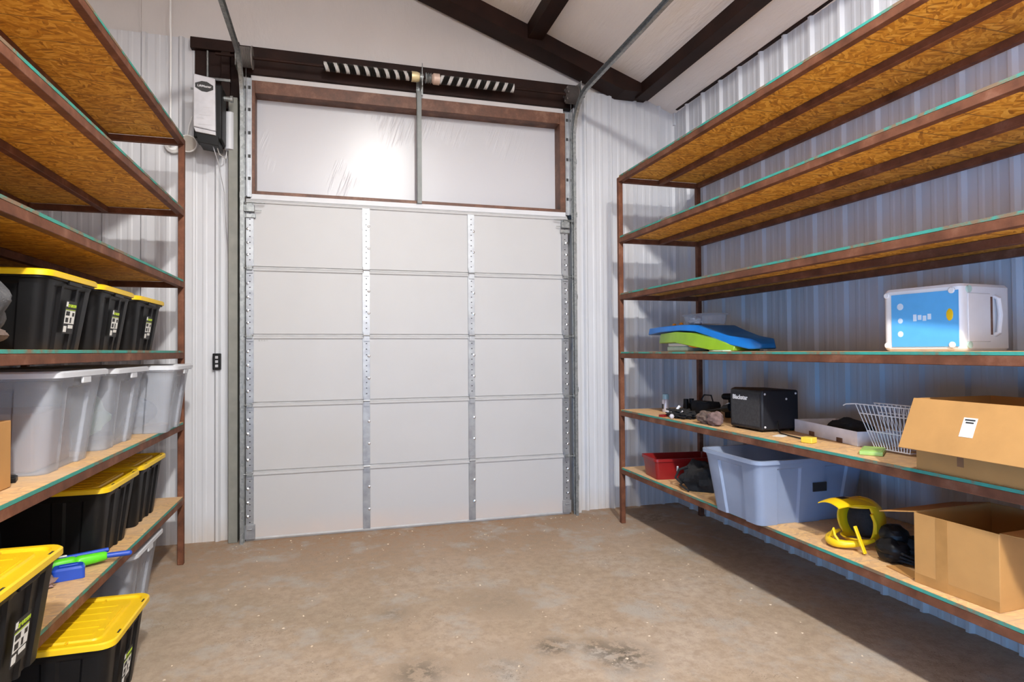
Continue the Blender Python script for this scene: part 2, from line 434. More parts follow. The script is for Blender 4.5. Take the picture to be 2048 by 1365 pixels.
# left side wall
wb = MB()
wb.box(XL-0.1, XL-0.012, -6.85, 0.3, 0, 7.0); wb.box(XL-0.1, XL-0.012, YF, -9.25, 0, 7.0); wb.box(XL-0.1, XL-0.012, -9.25, -6.85, 2.4, 7.0)
wall_left = struct(wb.build('wall_left', M['insul']))
liner('liner_panel', 'Y', -6.85, YB, 0, 4.48, -0.78, XL, 1, wall_left)
# wall behind the camera
b = MB()
b.box(XL-0.1, XR+0.1, YF-0.1, YF, 0, 7.0)
struct(b.build('wall_front', M['liner']))
# ceiling: insulation blanket sagging a little between the purlins
b = MB(); nx, ny = 60, 80; vs = []
for j in range(ny+1):
    for i in range(nx+1):
        x = XL-0.1+(XR+0.1-XL+0.1)*i/nx; y = YF-0.1+(0.3-YF+0.1)*j/ny
        z = ceil_z(x)+0.012*noise.noise(Vector((x*2.2, y*0.9, 1)))
        vs.append((x, y, z))
fs = [(j*(nx+1)+i, j*(nx+1)+i+1, (j+1)*(nx+1)+i+1, (j+1)*(nx+1)+i) for j in range(ny) for i in range(nx)]
b.add(vs, fs)
k = len(vs); b.add([(x, y, z+0.15) for x, y, z in [Vector(p) for p in vs]], fs)
struct(b.build('ceiling', mk_vinyl('brightened_vinyl_ceiling', (0.82, 0.775, 0.74), 0.5, 0.6, (3.2, 0.5, 1), (0, 0, 0.12)), smooth=True))  # same vinyl as the wall, colour brightened where little lamp light reaches

# roof steel and framing
def steel(name, mb, mat='dark', bevel=0.004): return struct(mb.build(name, M[mat], None, bevel))
b = MB()  # gable rafter: channel with web and flanges
x0, xc, xe, zcut = -2.2, 3.586, 3.93, 4.375
def zl(x, d): return (x, ceil_z(x)+d)
b.prism([zl(x0, -0.165), zl(x0, 0.0), zl(xe, 0.0), (xe, zcut), (xc, zcut)], 'Y', -0.160, -0.152)          # web
b.prism([zl(x0, -0.165), zl(x0, -0.155), (xc, zcut+0.010), (xe, zcut+0.010), (xe, zcut), (xc, zcut)], 'Y', -0.152, 0.085)   # bottom flange
b.prism([zl(x0, -0.172), zl(x0, -0.150), zl(xc, -0.150), zl(xc, -0.172)], 'Y', -0.168, -0.160)             # return lip
steel('trim_1', b, bevel=0)
b = MB(); b.box(2.535, 2.69, YF, -0.15, 4.775, 4.93); steel('trim_2', b)          # purlin
b = MB(); b.box(3.775, 3.925, YF, -0.02, 4.35, 4.55); steel('trim_3', b)          # eave strut
b = MB(); b.box(1.10, 1.25, YF, -0.15, 5.285, 5.45); steel('trim_4', b)
b = MB(); b.box(-0.35, -0.2, YF, -0.15, 5.80, 5.95); steel('trim_5', b)
b = MB()   # dark edge trim along the top of the right wall liner
b.box(4.262, 4.30, YF, -0.02, 4.285, 4.315); steel('trim_6', b)
b = MB(); b.box(-0.13, 3.16, 0.03, 0.115, 4.20, 4.45); b.box(-0.53, -0.13, 0.03, 0.115, 4.375, 4.475); steel('trim_7', b)         # header girt
b = MB()   # dark backing sheet and jamb column in the recess left of the door
b.box(-0.50, -0.135, 0.07, 0.10, 3.86, 4.375); b.box(-0.28, -0.205, 0.03, 0.07, 3.86, 4.375); steel('trim_8', b)
b = MB()   # door jamb flashings beside the tracks
b.box(-0.212, -0.135, -0.02, 0.19, 0, 3.95); steel('trim_9', b, 'flash')
b = MB(); b.box(3.075, 3.135, 0.0, 0.19, 0, 4.2); steel('trim_10', b, 'liner')
b = MB(); b.box(-0.40, -0.385, 0.04, 0.07, 3.86, 4.37); b.box(-0.5, -0.2, 0.02, 0.05, 4.10, 4.125); steel('trim_12', b, 'galv')
b = MB()   # white corner trim where the two walls meet
b.box(4.283, 4.30, 0.04, 0.09, 4.15, 4.30); steel('trim_11', b, 'liner')

# infill panel above the door
win = struct(thing('window_1', None, None))
b = MB(); b.box(0.0, 2.94, 0.155, 0.195, 3.12, 4.06); b.build('vinyl_panel', M['infill'], win)
b = MB()
b.box(-0.035, 0.005, 0.0, 0.19, 3.10, 4.13); b.box(2.925, 2.985, 0.0, 0.19, 3.10, 4.13)
b.box(0.005, 2.925, 0.0, 0.19, 4.015, 4.13); b.box(0.005, 2.925, 0.0, 0.19, 3.10, 3.13)
b.build('steel_frame', M['rust'], win, 0.003)
b = MB(); b.box(-0.035, 2.985, 0.06, 0.15, 4.132, 4.198); b.build('facing_strip', M['insul'], win)
b = MB(); b.box(-0.03, 2.985, 0.0, 0.15, 3.055, 3.10); b.build('sill_strip', M['liner'], win)

# ------------------------------------------------------------------ sectional door
door = thing('door_1', None, None); struct(door)
H = 0.61; dx0, dx1 = -0.07, 3.0
for i in range(5):
    z0, z1 = i*H, (i+1)*H
    b = MB()
    b.box(dx0, dx1, 0.0, 0.045, z0+0.010, z1-0.030)
    o = b.build('door_section', M['doorlow'] if i == 0 else M['doorwhite'], door, 0.004)
    e = MB(); e.prism([(-0.006, z1-0.034), (-0.012, z1-0.026), (-0.012, z1-0.016), (0.002, z1-0.006), (0.04, z1-0.006), (0.04, z1-0.034)], 'X', dx0, dx1)
    e.build('top_rail', M['doorwhite'], o)
    e = MB(); e.box(dx0, dx1, 0.006, 0.04, z1-0.010, z1+0.008)
    e.build('joint_gap', M['joint'], o)
    for x, wd in ((-0.035, 0.062), (0.977, 0.062), (1.983, 0.062), (2.965, 0.066)):
        e = MB(); e.box(x-wd/2, x+wd/2, -0.014, -0.001, z0+(0.03 if i == 0 else 0.012), z1-0.03)
        e.box(x-wd/2-0.004, x-wd/2+0.003, -0.018, -0.001, z0+0.03, z1-0.03)
        zz = z0+0.06; edge = x < 0 or x > 2.5
        e.cur = 1
        while zz < z1-0.05:
            if i > 1 or edge: e.box(x-0.006, x+0.006, -0.0150, -0.0135, zz, zz+0.008)
            zz += 0.052
        e.cur = 2
        fr = (0.18, 0.36, 0.56, 0.76) if edge else (0.34, 0.68)
        for q in fr:
            xs = x-0.018*(1 if x < 0 else -1) if edge else x+0.022
            e.lathe([(0.0125, 0), (0.0125, -0.006), (0.004, -0.009)], (xs, -0.013, z0+q*H), 'Y', 8)
        e.build('end_stile' if edge else 'centre_stile', [M['stile'], M['ink'], M['chrome']], o)
        if i < 4:
            h = MB(); h.box(x-0.026, x+0.026, -0.026, -0.014, z1-0.055, z1+0.052)
            h.tube([(x-0.030, -0.028, z1), (x+0.030, -0.028, z1)], 0.008, 8)
            h.build('hinge', M['stile'], o)
        if edge:
            s = -1 if x < 0 else 1; zr_ = z1-0.01 if i < 4 else z1-0.05
            h = MB(); xo = x+s*0.03
            h.tube([(x, -0.045, zr_), (x+s*0.075, -0.045, zr_)], 0.006, 8)
            h.lathe([(0.022, -0.008), (0.022, 0.008)], (x+s*0.068, -0.045, zr_), 'X', 16)
            h.box(x-0.022, x+0.022, -0.050, -0.014, zr_-0.018, zr_+0.018)
            h.build('roller', M['galv'], o)
for x in (-0.035, 2.965):       # bottom corner plates and top roller brackets
    s = -1 if x < 0 else 1
    b = MB(); b.box(x-0.045, x+0.045, -0.026, -0.014, 0.02, 0.15); b.tube([(x-0.02, -0.032, 0.11), (x+0.02, -0.032, 0.11)], 0.007, 8)
    b.build('bottom_bracket', M['stile'], door, 0.002)
    b = MB(); b.box(x-0.045, x+0.04, -0.055, -0.014, 2.93, 2.99); b.box(x-0.05, x+0.05, -0.03, -0.014, 2.88, 2.915)
    b.tube([(x-s*0.13, -0.05, 3.01), (x+s*0.06, -0.05, 3.01)], 0.005, 8); b.tube([(x-s*0.10, -0.04, 2.945), (x, -0.04, 2.945)], 0.004, 8)
    b.build('top_bracket', M['galv'], door, 0.002)
b = MB(); b.prism([(0.0, 0.002), (-0.008, 0.018), (0.0, 0.032), (0.045, 0.032), (0.045, 0.002)], 'X', dx0, dx1)
b.build('bottom_seal', M['joint'], door)
b = MB(); b.box(0.03, 0.14, -0.0012, -0.0002, 1.797, 1.800); 
for k in range(4): b.box(0.035+k*0.022, 0.047+k*0.022, -0.0012, -0.0002, 1.775+0.003*(k % 2), 1.790)
b.build('faint_ink_stamp', M['joint'], door)

# tracks
def track(name, x, s, label):
    t = thing(name, label, 'door track', (x, 0, 0))
    R, zt = 0.38, 4.235
    path = [(0, -0.06, 0.0)]+[(0, -0.06, z) for z in (1.0, 2.0, 3.0, zt-R)]
    for k in range(1, 13):
        a = PI/2*k/12; path.append((0, -0.06-R*(1-math.cos(a)), zt-R+R*math.sin(a)))
    path += [(0, -1.5, zt+0.005), (0, -3.2, zt+0.02)]
    # C section, mouth toward the door
    w_, th = 0.026, 0.0025
    prof = [(0, -w_), (s*-0.030, -w_), (s*-0.030, -w_+th), (s*-th, -w_+th), (s*-th, w_-th), (s*-0.034, w_-th), (s*-0.034, w_), (0, w_)]
    b = MB(); b.sweep(path, prof, (1, 0, 0)); b.build('track_rail', M['galv'], t)
    # perforated mounting angle
    b = MB(); b.box(-0.004, 0.0, -0.034, 0.02, 0.0, 3.85)
    b.build('mounting_angle', M['galv'], t)
    b = MB(); xa = -s*0.075
    b.box(min(-s*0.01, -s*0.088), max(-s*0.01, -s*0.088), -0.012, -0.006, 3.07, 4.14)
    b.box(-s*0.05-0.003, -s*0.05+0.003, -0.05, -0.008, 3.07, 4.12)
    b.cur = 1
    for z in (3.22, 3.42, 3.63, 3.84, 4.04):
        b.box(-s*0.068-0.011, -s*0.068+0.011, -0.0135, -0.011, z, z+0.030)
        b.box(-s*0.030-0.009, -s*0.030+0.009, -0.0135, -0.011, z, z+0.026)
    b.build('perforated_angle', [M['stile'], M['ink']], t)
    for z in (0.35, 1.25, 2.2, 3.05, 3.6):
        c = MB(); c.box(-0.008, 0.022, -0.05, 0.0, z, z+0.05); c.lathe([(0.009, 0), (0.009, -0.008)], (0.012, -0.05, z+0.025), 'Y', 8)
        c.build('track_bracket', M['galv'], t)
    b = MB(); b.box(-0.003, 0.003, -3.19, -3.15, zt, ceil_z(x)-0.02); b.build('hanger', M['galv'], t)
    return t
track('door_track', -0.108, -1, 'galvanised door track curving up left of the overhead door')
track('door_track', 3.068, 1, 'galvanised door track curving up right of the overhead door')

# torsion shaft
ts = thing('torsion_spring_shaft', 'torsion spring shaft above the overhead door with two white striped springs', 'spring shaft', (0, 0, 0))
YS, ZS = -0.10, 4.285
b = MB(); b.tube([(-0.30, YS, ZS), (3.16, YS, ZS)], 0.0135, 12); b.build('shaft', M['dark'], ts, smooth=True)
def spring(x0, x1, mat):
    pr = []; n = int((x1-x0)/0.0125)
    for i in range(n*4+1):
        a = i/4; pr.append((0.041+0.004*math.cos(2*PI*a), (x1-x0)*i/(n*4)))
    mb = MB(); mb.lathe(pr, (0, 0, 0), 'X', 20); o = mb.build('spring', mat, ts, smooth=True); o.location = (x0, YS, ZS); return o
spring(0.60, 1.395, M['springL']); spring(1.66, 2.40, M['springR'])
b = MB(); b.lathe([(0.048, 0), (0.048, 0.05), (0.040, 0.075)], (1.395, YS, ZS), 'X', 20); b.build('winding_cone', M['brass'], ts, smooth=True)
b = MB(); b.lathe([(0.034, 0), (0.052, 0.02), (0.052, 0.075)], (1.585, YS, ZS), 'X', 20); b.build('winding_cone', M['copper'], ts, smooth=True)
b = MB(); b.lathe([(0.046, 0), (0.050, 0.01), (0.036, 0.02), (0.050, 0.03), (0.036, 0.04), (0.050, 0.055)], (1.525, YS, ZS), 'X', 20); b.build('cone_thread', M['galv'], ts, smooth=True)
b = MB(); b.box(1.488, 1.494, YS-0.05, 0.03, 4.19, 4.36); b.box(1.455, 1.52, 0.022, 0.03, 4.17, 4.38)
b.lathe([(0.036, -0.015), (0.036, 0.015)], (1.49, YS, ZS), 'X', 16)
b.tube([(1.491, YS-0.045, 4.34), (1.491, YS-0.05, 4.40)], 0.004, 6); b.build('centre_bearing_bracket', M['galv'], ts)
for x, s in ((-0.055, -1), (3.015, 1)):
    b = MB(); pr = []
    for k in range(9): pr += [(0.088, k*0.010), (0.080, k*0.010+0.005)]
    b.lathe([(0.045, -0.015)]+pr+[(0.098, 0.092), (0.098, 0.10), (0.03, 0.10)], (x-0.045, YS, ZS), 'X', 28)
    for k in range(6):
        a = k*PI/3; b.box(x-0.062, x-0.045, YS+0.062*math.cos(a)-0.01, YS+0.062*math.cos(a)+0.01, ZS+0.062*math.sin(a)-0.01, ZS+0.062*math.sin(a)+0.01)
    b.build('cable_drum', plain('grey_cast_drum', (0.22, 0.20, 0.19), 0.45, 0.4) if s < 0 else plain('dark_cast_drum', (0.16, 0.14, 0.13), 0.45, 0.5), ts, smooth=True)
    b = MB(); b.box(x+s*0.075-0.004, x+s*0.075+0.004, YS-0.09, 0.03, 4.17, 4.40); b.lathe([(0.04, -0.012), (0.04, 0.012)], (x+s*0.075, YS, ZS), 'X', 16)
    b.build('end_bearing_plate', M['galv'], ts)
    b = MB(); b.tube([(x+s*0.005, -0.075, 4.21), (x+s*0.005, -0.075, 2.0), (x+s*0.005, -0.075, 0.12)], 0.002, 6); b.build('lift_cable', M['galv'], ts)
b = MB(); b.box(1.452, 1.500, -0.022, -0.004, 3.10, 4.19); b.box(1.452, 1.457, -0.045, -0.022, 3.10, 4.19)
tag(b.build('support_post', plain('dull_grey_zinc', (0.17, 0.18, 0.175), 0.5, 0.2), None, 0.002), 'galvanised upright strip in the middle of the white panel above the door', 'post')

# door opener
op = thing('door_opener', 'grey and black jackshaft door opener mounted left of the overhead door', 'door opener', (-0.352, 0, 3.45))
b = MB(); b.box(-0.088, 0.13, -0.27, -0.06, 0.03, 0.50); b.build('housing', M['black'], op, 0.012)
b = MB(); b.prism([(-0.085, 0.56), (0.080, 0.535), (0.085, 0.09), (-0.085, 0.115)], 'Y', -0.30, -0.262); b.build('front_cover', plain('light_grey_cover', (0.50, 0.50, 0.53), 0.4), op, 0.008)
b = MB(); b.prism([(-0.084, 0.112), (0.085, 0.086), (0.085, 0.055), (-0.07, 0.075)], 'Y', -0.295, -0.262); b.build('cover_chin', M['grey'], op, 0.004)
b = MB(); b.prism([(-0.07, 0.072), (0.105, 0.052), (0.105, -0.03), (-0.05, -0.01)], 'Y', -0.285, -0.07); b.build('lower_case', M['black'], op, 0.004)
b = MB(); b.prism([(-0.070, 0.445), (-0.070, 0.480), (-0.02, 0.500), (0.02, 0.497), (0.068, 0.468), (0.068, 0.435), (0.02, 0.412), (-0.02, 0.415)], 'Y', -0.304, -0.2995)
badge = b.build('badge', M['ink'], op)
text('lettering', 'LiftMaster', 0.026, M['silver'], badge, (0.0, -0.3045, 0.457), (PI/2, 0.06, 0), bold=0.0004)
text('badge_text', 'MODEL', 0.018, M['grey'], op, (-0.03, -0.3006, 0.190), (PI/2, 0.03, 0))
for (xa, xb, z) in ((-0.01, 0.06, 0.28), (-0.05, 0.06, 0.135), (-0.04, 0.05, 0.215)):
    b = MB(); b.box(xa, xb, -0.3015, -0.2995, z, z+0.004); b.build('printed_line', M['grey'], op)
b = MB(); b.lathe([(0.02, 0), (0.02, 0.05)], (0.13, -0.17, 0.42), 'X', 14); b.lathe([(0.03, 0.05), (0.03, 0.07)], (0.13, -0.17, 0.42), 'X', 14)
b.build('chain_sprocket', M['galv'], op, smooth=True)
b = MB(); b.box(-0.115, -0.088, -0.25, -0.24, 0.445, 0.46); b.build('side_tab', M['galv'], op)
for z in (0.05, 0.40):
    b = MB(); b.box(-0.08, 0.12, -0.06, 0.052, z, z+0.03); b.build('mounting_bracket', M['dark'], op)
b = MB(); b.lathe([(0.01, 0), (0.042, 0.01), (0.042, 0.34), (0.01, 0.35)], (0.147, 0.0, 0.02), 'Z', 20); b.build('limit_cylinder', M['liner'], op, smooth=True)
b = MB(); b.tube([(-0.30, -0.24, 3.44), (-0.262, -0.20, 3.30), (-0.25, 0.02, 3.10), (-0.20, 0.03, 2.3), (-0.155, 0.0, 1.5), (-0.145, -0.01, 1.15)], 0.0035, 6)
adopt(b.build('release_cord', M['grey'], None, smooth=True), op)
b = MB(); b.tube([(-0.285, -0.26, 3.50), (-0.27, -0.24, 3.44), (-0.262, -0.15, 3.39), (-0.235, 0.0, 3.40), (-0.225, 0.04, 3.55), (-0.22, 0.05, 3.9)], 0.004, 6)
adopt(b.build('power_cable', M['white'], None, smooth=True), op)
# wall control
wc = thing('wall_button_station', 'black three button door control on the ribbed wall left of the door', 'wall control', (-0.315, 0.075, 1.525))
b = MB(); b.box(-0.032, 0.032, -0.045, 0.012, 0.0, 0.145); b.build('case', M['black'], wc, 0.006)
for k in range(3):
    b = MB(); b.box(-0.010, 0.014, -0.051, -0.044, 0.022+k*0.038, 0.046+k*0.038); b.build('button', M['grey'], wc, 0.002)
b = MB(); b.tube([(0.0, 0.0, -0.002), (0.003, 0.006, -0.6), (0.0, 0.0, -1.5)], 0.003, 6)

# conduit, lamp socket, disc
b = MB(); b.tube([(-0.686, 0.045, 5.4), (-0.686, 0.045, 4.95), (-0.684, 0.02, 4.85), (-0.684, 0.02, 4.55), (-0.686, 0.045, 4.45), (-0.686, 0.045, 3.60)], 0.0085, 10)
tag(b.build('conduit', M['white'], None, smooth=True), 'thin white electrical conduit running down the corner wall beside the left rack', 'conduit')
so = thing('lamp_socket', 'round white lamp socket on the wall behind the left rack post', 'lamp socket', (-0.665, 0.05, 3.50))
b = MB(); b.lathe([(0.07, 0.02), (0.07, -0.01), (0.05, -0.03)], (0, 0, 0), 'Y', 24); b.build('base', M['white'], so, smooth=True)
b = MB(); b.lathe([(0.028, -0.03), (0.024, -0.075), (0.016, -0.085)], (0, 0, 0), 'Y', 16); b.build('bulb_holder', M['chrome'], so, smooth=True)
di = thing('round_cover_disc', 'round beige disc with a white rim hanging just below the door opener', 'disc', (-0.535, -0.03, 3.50))
b = MB(); b.lathe([(0.068, 0.004), (0.068, -0.004)], (0, 0, 0), 'Y', 32); b.build('disc', M['beige'], di)
b = MB(); b.tube([(0.072*math.cos(2*PI*k/32), 0, 0.072*math.sin(2*PI*k/32)) for k in range(33)], 0.006, 8); b.build('rim', M['white'], di, smooth=True)
b = MB(); b.tube([(0.0, 0, 0.072), (0.01, 0.01, 0.16), (0.03, 0.02, 0.24)], 0.005, 6); b.tube([(0.03, 0.02, 0.24), (0.06, 0.04, 0.24)], 0.005, 6); b.build('hanger_wire', M['white'], di, smooth=True)

# ------------------------------------------------------------------ racks
def rack(name, label, xf, xr, y0, y1, levels, sgn):
    """xf front face, xr rear face; sgn=+1 rack extends toward +X"""
    t = thing(name, label, 'storage rack', ((xf+xr)/2, (y0+y1)/2, 0)); cx, cy_ = (xf+xr)/2, (y0+y1)/2
    p = 0.045
    def B(xa, xb, ya, yb, za, zb, nm, mat, bev=0.003, par=None):
        mb = MB(); mb.box(min(xa, xb)-cx, max(xa, xb)-cx, ya-cy_, yb-cy_, za, zb); return mb.build(nm, mat, par or t, bev)
    top = levels[0]
    for x in (xf, xr-sgn*p):
        for y in (y0, y1-p):
            B(x, x+sgn*p, y, y+p, 0, top-0.012, 'post', M['steel'], 0.005)
    for z in levels:
        zb = z-0.016
        fb0 = xf if True else xf
        for xa in (xf, (xf+xr)/2-sgn*p/2, xr-sgn*p):
            e0 = y0+p+0.0005; e1 = y1-p-0.0005
            B(xa, xa+sgn*p, e0, e1, zb-0.045, zb, 'beam', M['steel'])
        for y in (y0, y1-p):
            B(xf+sgn*(p+0.0005), xr-sgn*(p+0.0005), y, y+p, zb-0.045, zb, 'cross_bar', M['steel'])
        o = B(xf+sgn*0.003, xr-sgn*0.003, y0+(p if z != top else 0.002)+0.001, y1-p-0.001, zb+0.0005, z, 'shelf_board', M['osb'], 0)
        B(xf-sgn*0.001, xf+sgn*0.0025, y0+p+0.02, y1-p-0.02, zb+0.0005, z-0.0005, 'painted_edge', M['teal'], 0, o)
        # tiny tab plates at the corners
    return t
ZR = [3.375, 2.782, 2.227, 1.66, 1.102, 0.543]
ZL = [3.40, 2.828, 2.256, 1.694, 1.129, 0.539]
rack('storage_rack', 'long brown steel rack with strand board shelves along the right wall', 3.35, 4.262, -6.6, -0.435, ZR, 1)
rack('storage_rack', 'long brown steel rack with strand board shelves along the left wall', -0.46, -1.56, -6.6, -0.46, ZL, -1)

ZL = [z+0.0012 for z in ZL]   # things stand a hair above the boards
# ------------------------------------------------------------------ containers
def rr(hx, hy, r, z, n=5, bays_x=(), bays_y=(), dep=0.0, e=0.012):
    """rounded rectangle, counter-clockwise; bays (s0,s1 in -1..1) are pressed in by dep. bays_x sit on the +X/-X ends, bays_y on the long sides"""
    pts = []
    def side(p0, p1, nrm, bays):
        d = Vector(p1)-Vector(p0); L = d.length; d.normalize(); mid = (Vector(p0)+Vector(p1))/2; half = L/2
        for s0, s1 in bays:
            a, c = mid+d*half*s0, mid+d*half*s1; n_ = Vector(nrm)
            pts.extend([a, a+d*e-n_*dep, c-d*e-n_*dep, c])
    def arc(cx, cy_, a0):
        for k in range(n+1):
            a = a0+PI/2*k/n; pts.append(Vector((cx+r*math.cos(a), cy_+r*math.sin(a))))
    side((hx, -hy+r), (hx, hy-r), (1, 0), bays_x); arc(hx-r, hy-r, 0)
    side((hx-r, hy), (-hx+r, hy), (0, 1), bays_y); arc(-hx+r, hy-r, PI/2)
    side((-hx, hy-r), (-hx, -hy+r), (-1, 0), bays_x); arc(-hx+r, -hy+r, PI)
    side((-hx+r, -hy), (hx-r, -hy), (0, -1), bays_y); arc(hx-r, -hy+r, 3*PI/2)
    return [(p.x, p.y, z) for p in pts]

def shell(L, W, H, taper, r, bays_x, bays_y, dep, th=0.004, rim=0.012):
    b = MB(); hx1, hy1 = L/2-rim, W/2-rim; hx0, hy0 = hx1-taper, hy1-taper
    K = dict(bays_x=bays_x, bays_y=bays_y)
    lo = [rr(hx0, hy0, r, 0.0, dep=dep, **K), rr(hx0+taper*0.04, hy0+taper*0.04, r, 0.012, dep=dep, **K),
          rr(hx0+taper*0.84, hy0+taper*0.84, r, H*0.84, dep=dep, **K), rr(hx0+taper*0.86, hy0+taper*0.86, r, H*0.86, dep=0, **K),
          rr(hx1, hy1, r, H-0.03, dep=0, **K), rr(L/2, W/2, r+rim, H-0.028, dep=0, **K), rr(L/2, W/2, r+rim, H-0.004, dep=0, **K),
          rr(hx1-th, hy1-th, r, H-0.004, dep=0, **K), rr(hx0+taper*0.84-th, hy0+taper*0.84-th, r, H*0.84, dep=dep, **K),
          rr(hx0-th, hy0-th, r, th, dep=dep, **K)]
    b.loft(lo); return b

def yellow_lid(L, W):
    b = MB(); r = 0.06
    b.loft([rr(L/2, W/2, r, -0.022), rr(L/2, W/2, r, 0.0), rr(L/2-0.006, W/2-0.006, r, 0.006), rr(L/2-0.03, W/2-0.03, r-0.01, 0.006),
            rr(L/2-0.036, W/2-0.036, r-0.015, -0.006), rr(L/2-0.07, W/2-0.07, r-0.02, -0.006), rr(L/2-0.075, W/2-0.075, r-0.03, 0.002)])
    for k in (-2, -1, 0, 1, 2): b.box(-L/2+0.12, L/2-0.12, k*W*0.135-0.012, k*W*0.135+0.012, 0.001, 0.0045)
    for sx in (-1, 1):
        b.box(sx*(L/2-0.10)-0.012, sx*(L/2-0.10)+0.012, -W*0.22, W*0.22, 0.001, 0.006)
        for sy_ in (-1, 1): b.box(sx*(L/2-0.20)-0.004, sx*(L/2-0.20)+0.004, sy_*W*0.38-0.02, sy_*W*0.38+0.02, -0.002, 0.0045)
    b.cur = 1
    for sx in (-1, 1):
        for sy_ in (-1, 1): b.box(sx*(L/2-0.013)-0.004, sx*(L/2-0.013)+0.004, sy_*(W*0.30)-0.02, sy_*(W*0.30)+0.02, 0.0055, 0.0066)
    return b

def tote(label, loc, rz=0.0, L=0.80, W=0.60, H=0.345, group=None, end=1, label_on=True):
    t = thing('storage_tote', label, 'tote', loc, rz, group)
    b = shell(L-0.02, W-0.02, H-0.004, 0.045, 0.045, ((-0.78, -0.42), (-0.32, 0.32), (0.42, 0.78)), ((-0.85, -0.55), (-0.4, 0.4), (0.55, 0.85)), 0.012)
    b.build('body', M['black'], t, smooth=True)
    l = yellow_lid(L, W); lo = l.build('lid', [M['yellow'], M['ink']], t, 0.0, True); lo.location = (0, 0, H-0.001)
    for s in (-1, 1):
        h = MB(); h.box(s*(L/2-0.012)-0.006, s*(L/2-0.012)+0.006, -0.075, 0.075, H-0.045, H-0.024); h.build('latch', M['black'], t, 0.003)
    if not label_on: return t
    # product label on the end that faces the aisle
    tilt = math.atan(0.045/H); e = end
    lw, lh = 0.115, 0.155
    lab = MB(); lab.box(-lw/2, lw/2, 0, lh, 0, 0.0012)
    rot = Matrix.Rotation(PI/2, 4, 'Z') @ Matrix.Rotation(PI/2, 4, 'X')
    lb = lab.build('product_label', M['ink'], t)
    base = Matrix.Translation((L/2-0.012-0.0255-0.005-0.001, 0.0, H*0.22)) if e > 0 else Matrix.Translation((-(L/2-0.0445), 0.0, H*0.22))
    lb.matrix_local = base @ Matrix.Rotation(tilt*e, 4, 'Y') @ Matrix.Rotation(e*PI/2, 4, 'Z') @ Matrix.Rotation(PI/2, 4, 'X')
    g = MB(); g.box(-lw/2+0.004, lw/2-0.004, 0.048, 0.110, 0.0012, 0.0018)
    g.box(-lw/2+0.004, -lw/2+0.022, 0.128, 0.150, 0.0012, 0.0018); g.box(-0.005, lw/2-0.01, 0.026, 0.042, 0.0012, 0.0018); g.box(-lw/2+0.006, -0.02, 0.008, 0.036, 0.0012, 0.0018)
    g.cur = 1; g.box(-lw/2+0.004, lw/2-0.004, 0.112, 0.115, 0.0012, 0.0018)
    g.cur = 2; g.box(-lw/2+0.010, -0.006, 0.086, 0.106, 0.0018, 0.0022); g.box(0.004, 0.020, 0.052, 0.078, 0.0018, 0.0022); g.box(-0.045, -0.015, 0.054, 0.076, 0.0018, 0.0022); g.box(0.022, 0.045, 0.084, 0.102, 0.0018, 0.0022)
    g.build('label_picture', [M['paper'], M['lime'], M['ink']], lb)
    tx = text('label_text', '27 GALLON', 0.020, M['lime'], lb, (0.012, 0.132, 0.0014), (0, 0, 0), bold=0.0004, sx=0.85)
    return t

def clear_tote(label, loc, rz=0.0, L=0.88, W=0.64, H=0.43, group=None, lid=True, mat='clear'):
    t = thing('clear_storage_tote', label, 'tote', loc, rz, group)
    b = shell(L, W, H, 0.055, 0.05, ((-0.55, 0.55),), ((-0.75, -0.25), (0.25, 0.75)), 0.014, rim=0.020)
    b.build('body', M[mat], t, smooth=True)
    if lid:
        l = MB(); l.loft([rr(L/2+0.008, W/2+0.008, 0.07, -0.018), rr(L/2+0.008, W/2+0.008, 0.07, 0.004), rr(L/2-0.002, W/2-0.002, 0.065, 0.012),
                          rr(L/2-0.045, W/2-0.045, 0.05, 0.010), rr(L/2-0.06, W/2-0.06, 0.04, -0.006)])
        lo = l.build('lid', M['clearlid'], t, smooth=True); lo.location = (0, 0, H)
        for s in (-1, 1):
            k = MB(); k.box(s*(L/2+0.000)-0.006, s*(L/2+0.000)+0.006, -0.05, 0.05, H-0.052, H-0.019); k.build('latch', M['clearlid'], t, 0.004)
    return t

# left rack, shelf four: three black totes
gL = 'black totes with yellow lids on the left rack'
tote('black tote with yellow lid on the left upper shelf, beside the grey cloth bundle', (-0.88, -2.53, ZL[3]), 0.0, group=gL)
tote('black tote with yellow lid on the left upper shelf, middle of the row of three', (-0.885, -1.905, ZL[3]), 0.015, W=0.60, group=gL)
tote('black tote with yellow lid on the left upper shelf, nearest the rack post', (-0.89, -1.22, ZL[3]), -0.02, W=0.60, group=gL)
# grey cloth bundle
gb = thing('cloth_bundle', 'grey woven cloth bundle on the left upper shelf at the photo edge', 'cloth bundle', (-0.85, -3.28, ZL[3]))
b = MB(); b.blob((0, 0, 0.16), (0.38, 0.36, 0.26), 3, 0.07, 64, 40, 3.4, 0.05); b.build('cloth', M['greyfab'], gb, smooth=True)
b = MB(); b.blob((0.02, 0.0, 0.05), (0.36, 0.34, 0.07), 5, 0.05, 48, 24, 3, 0.0); b.build('brown_underlayer', M['brownfab'], gb, smooth=True)
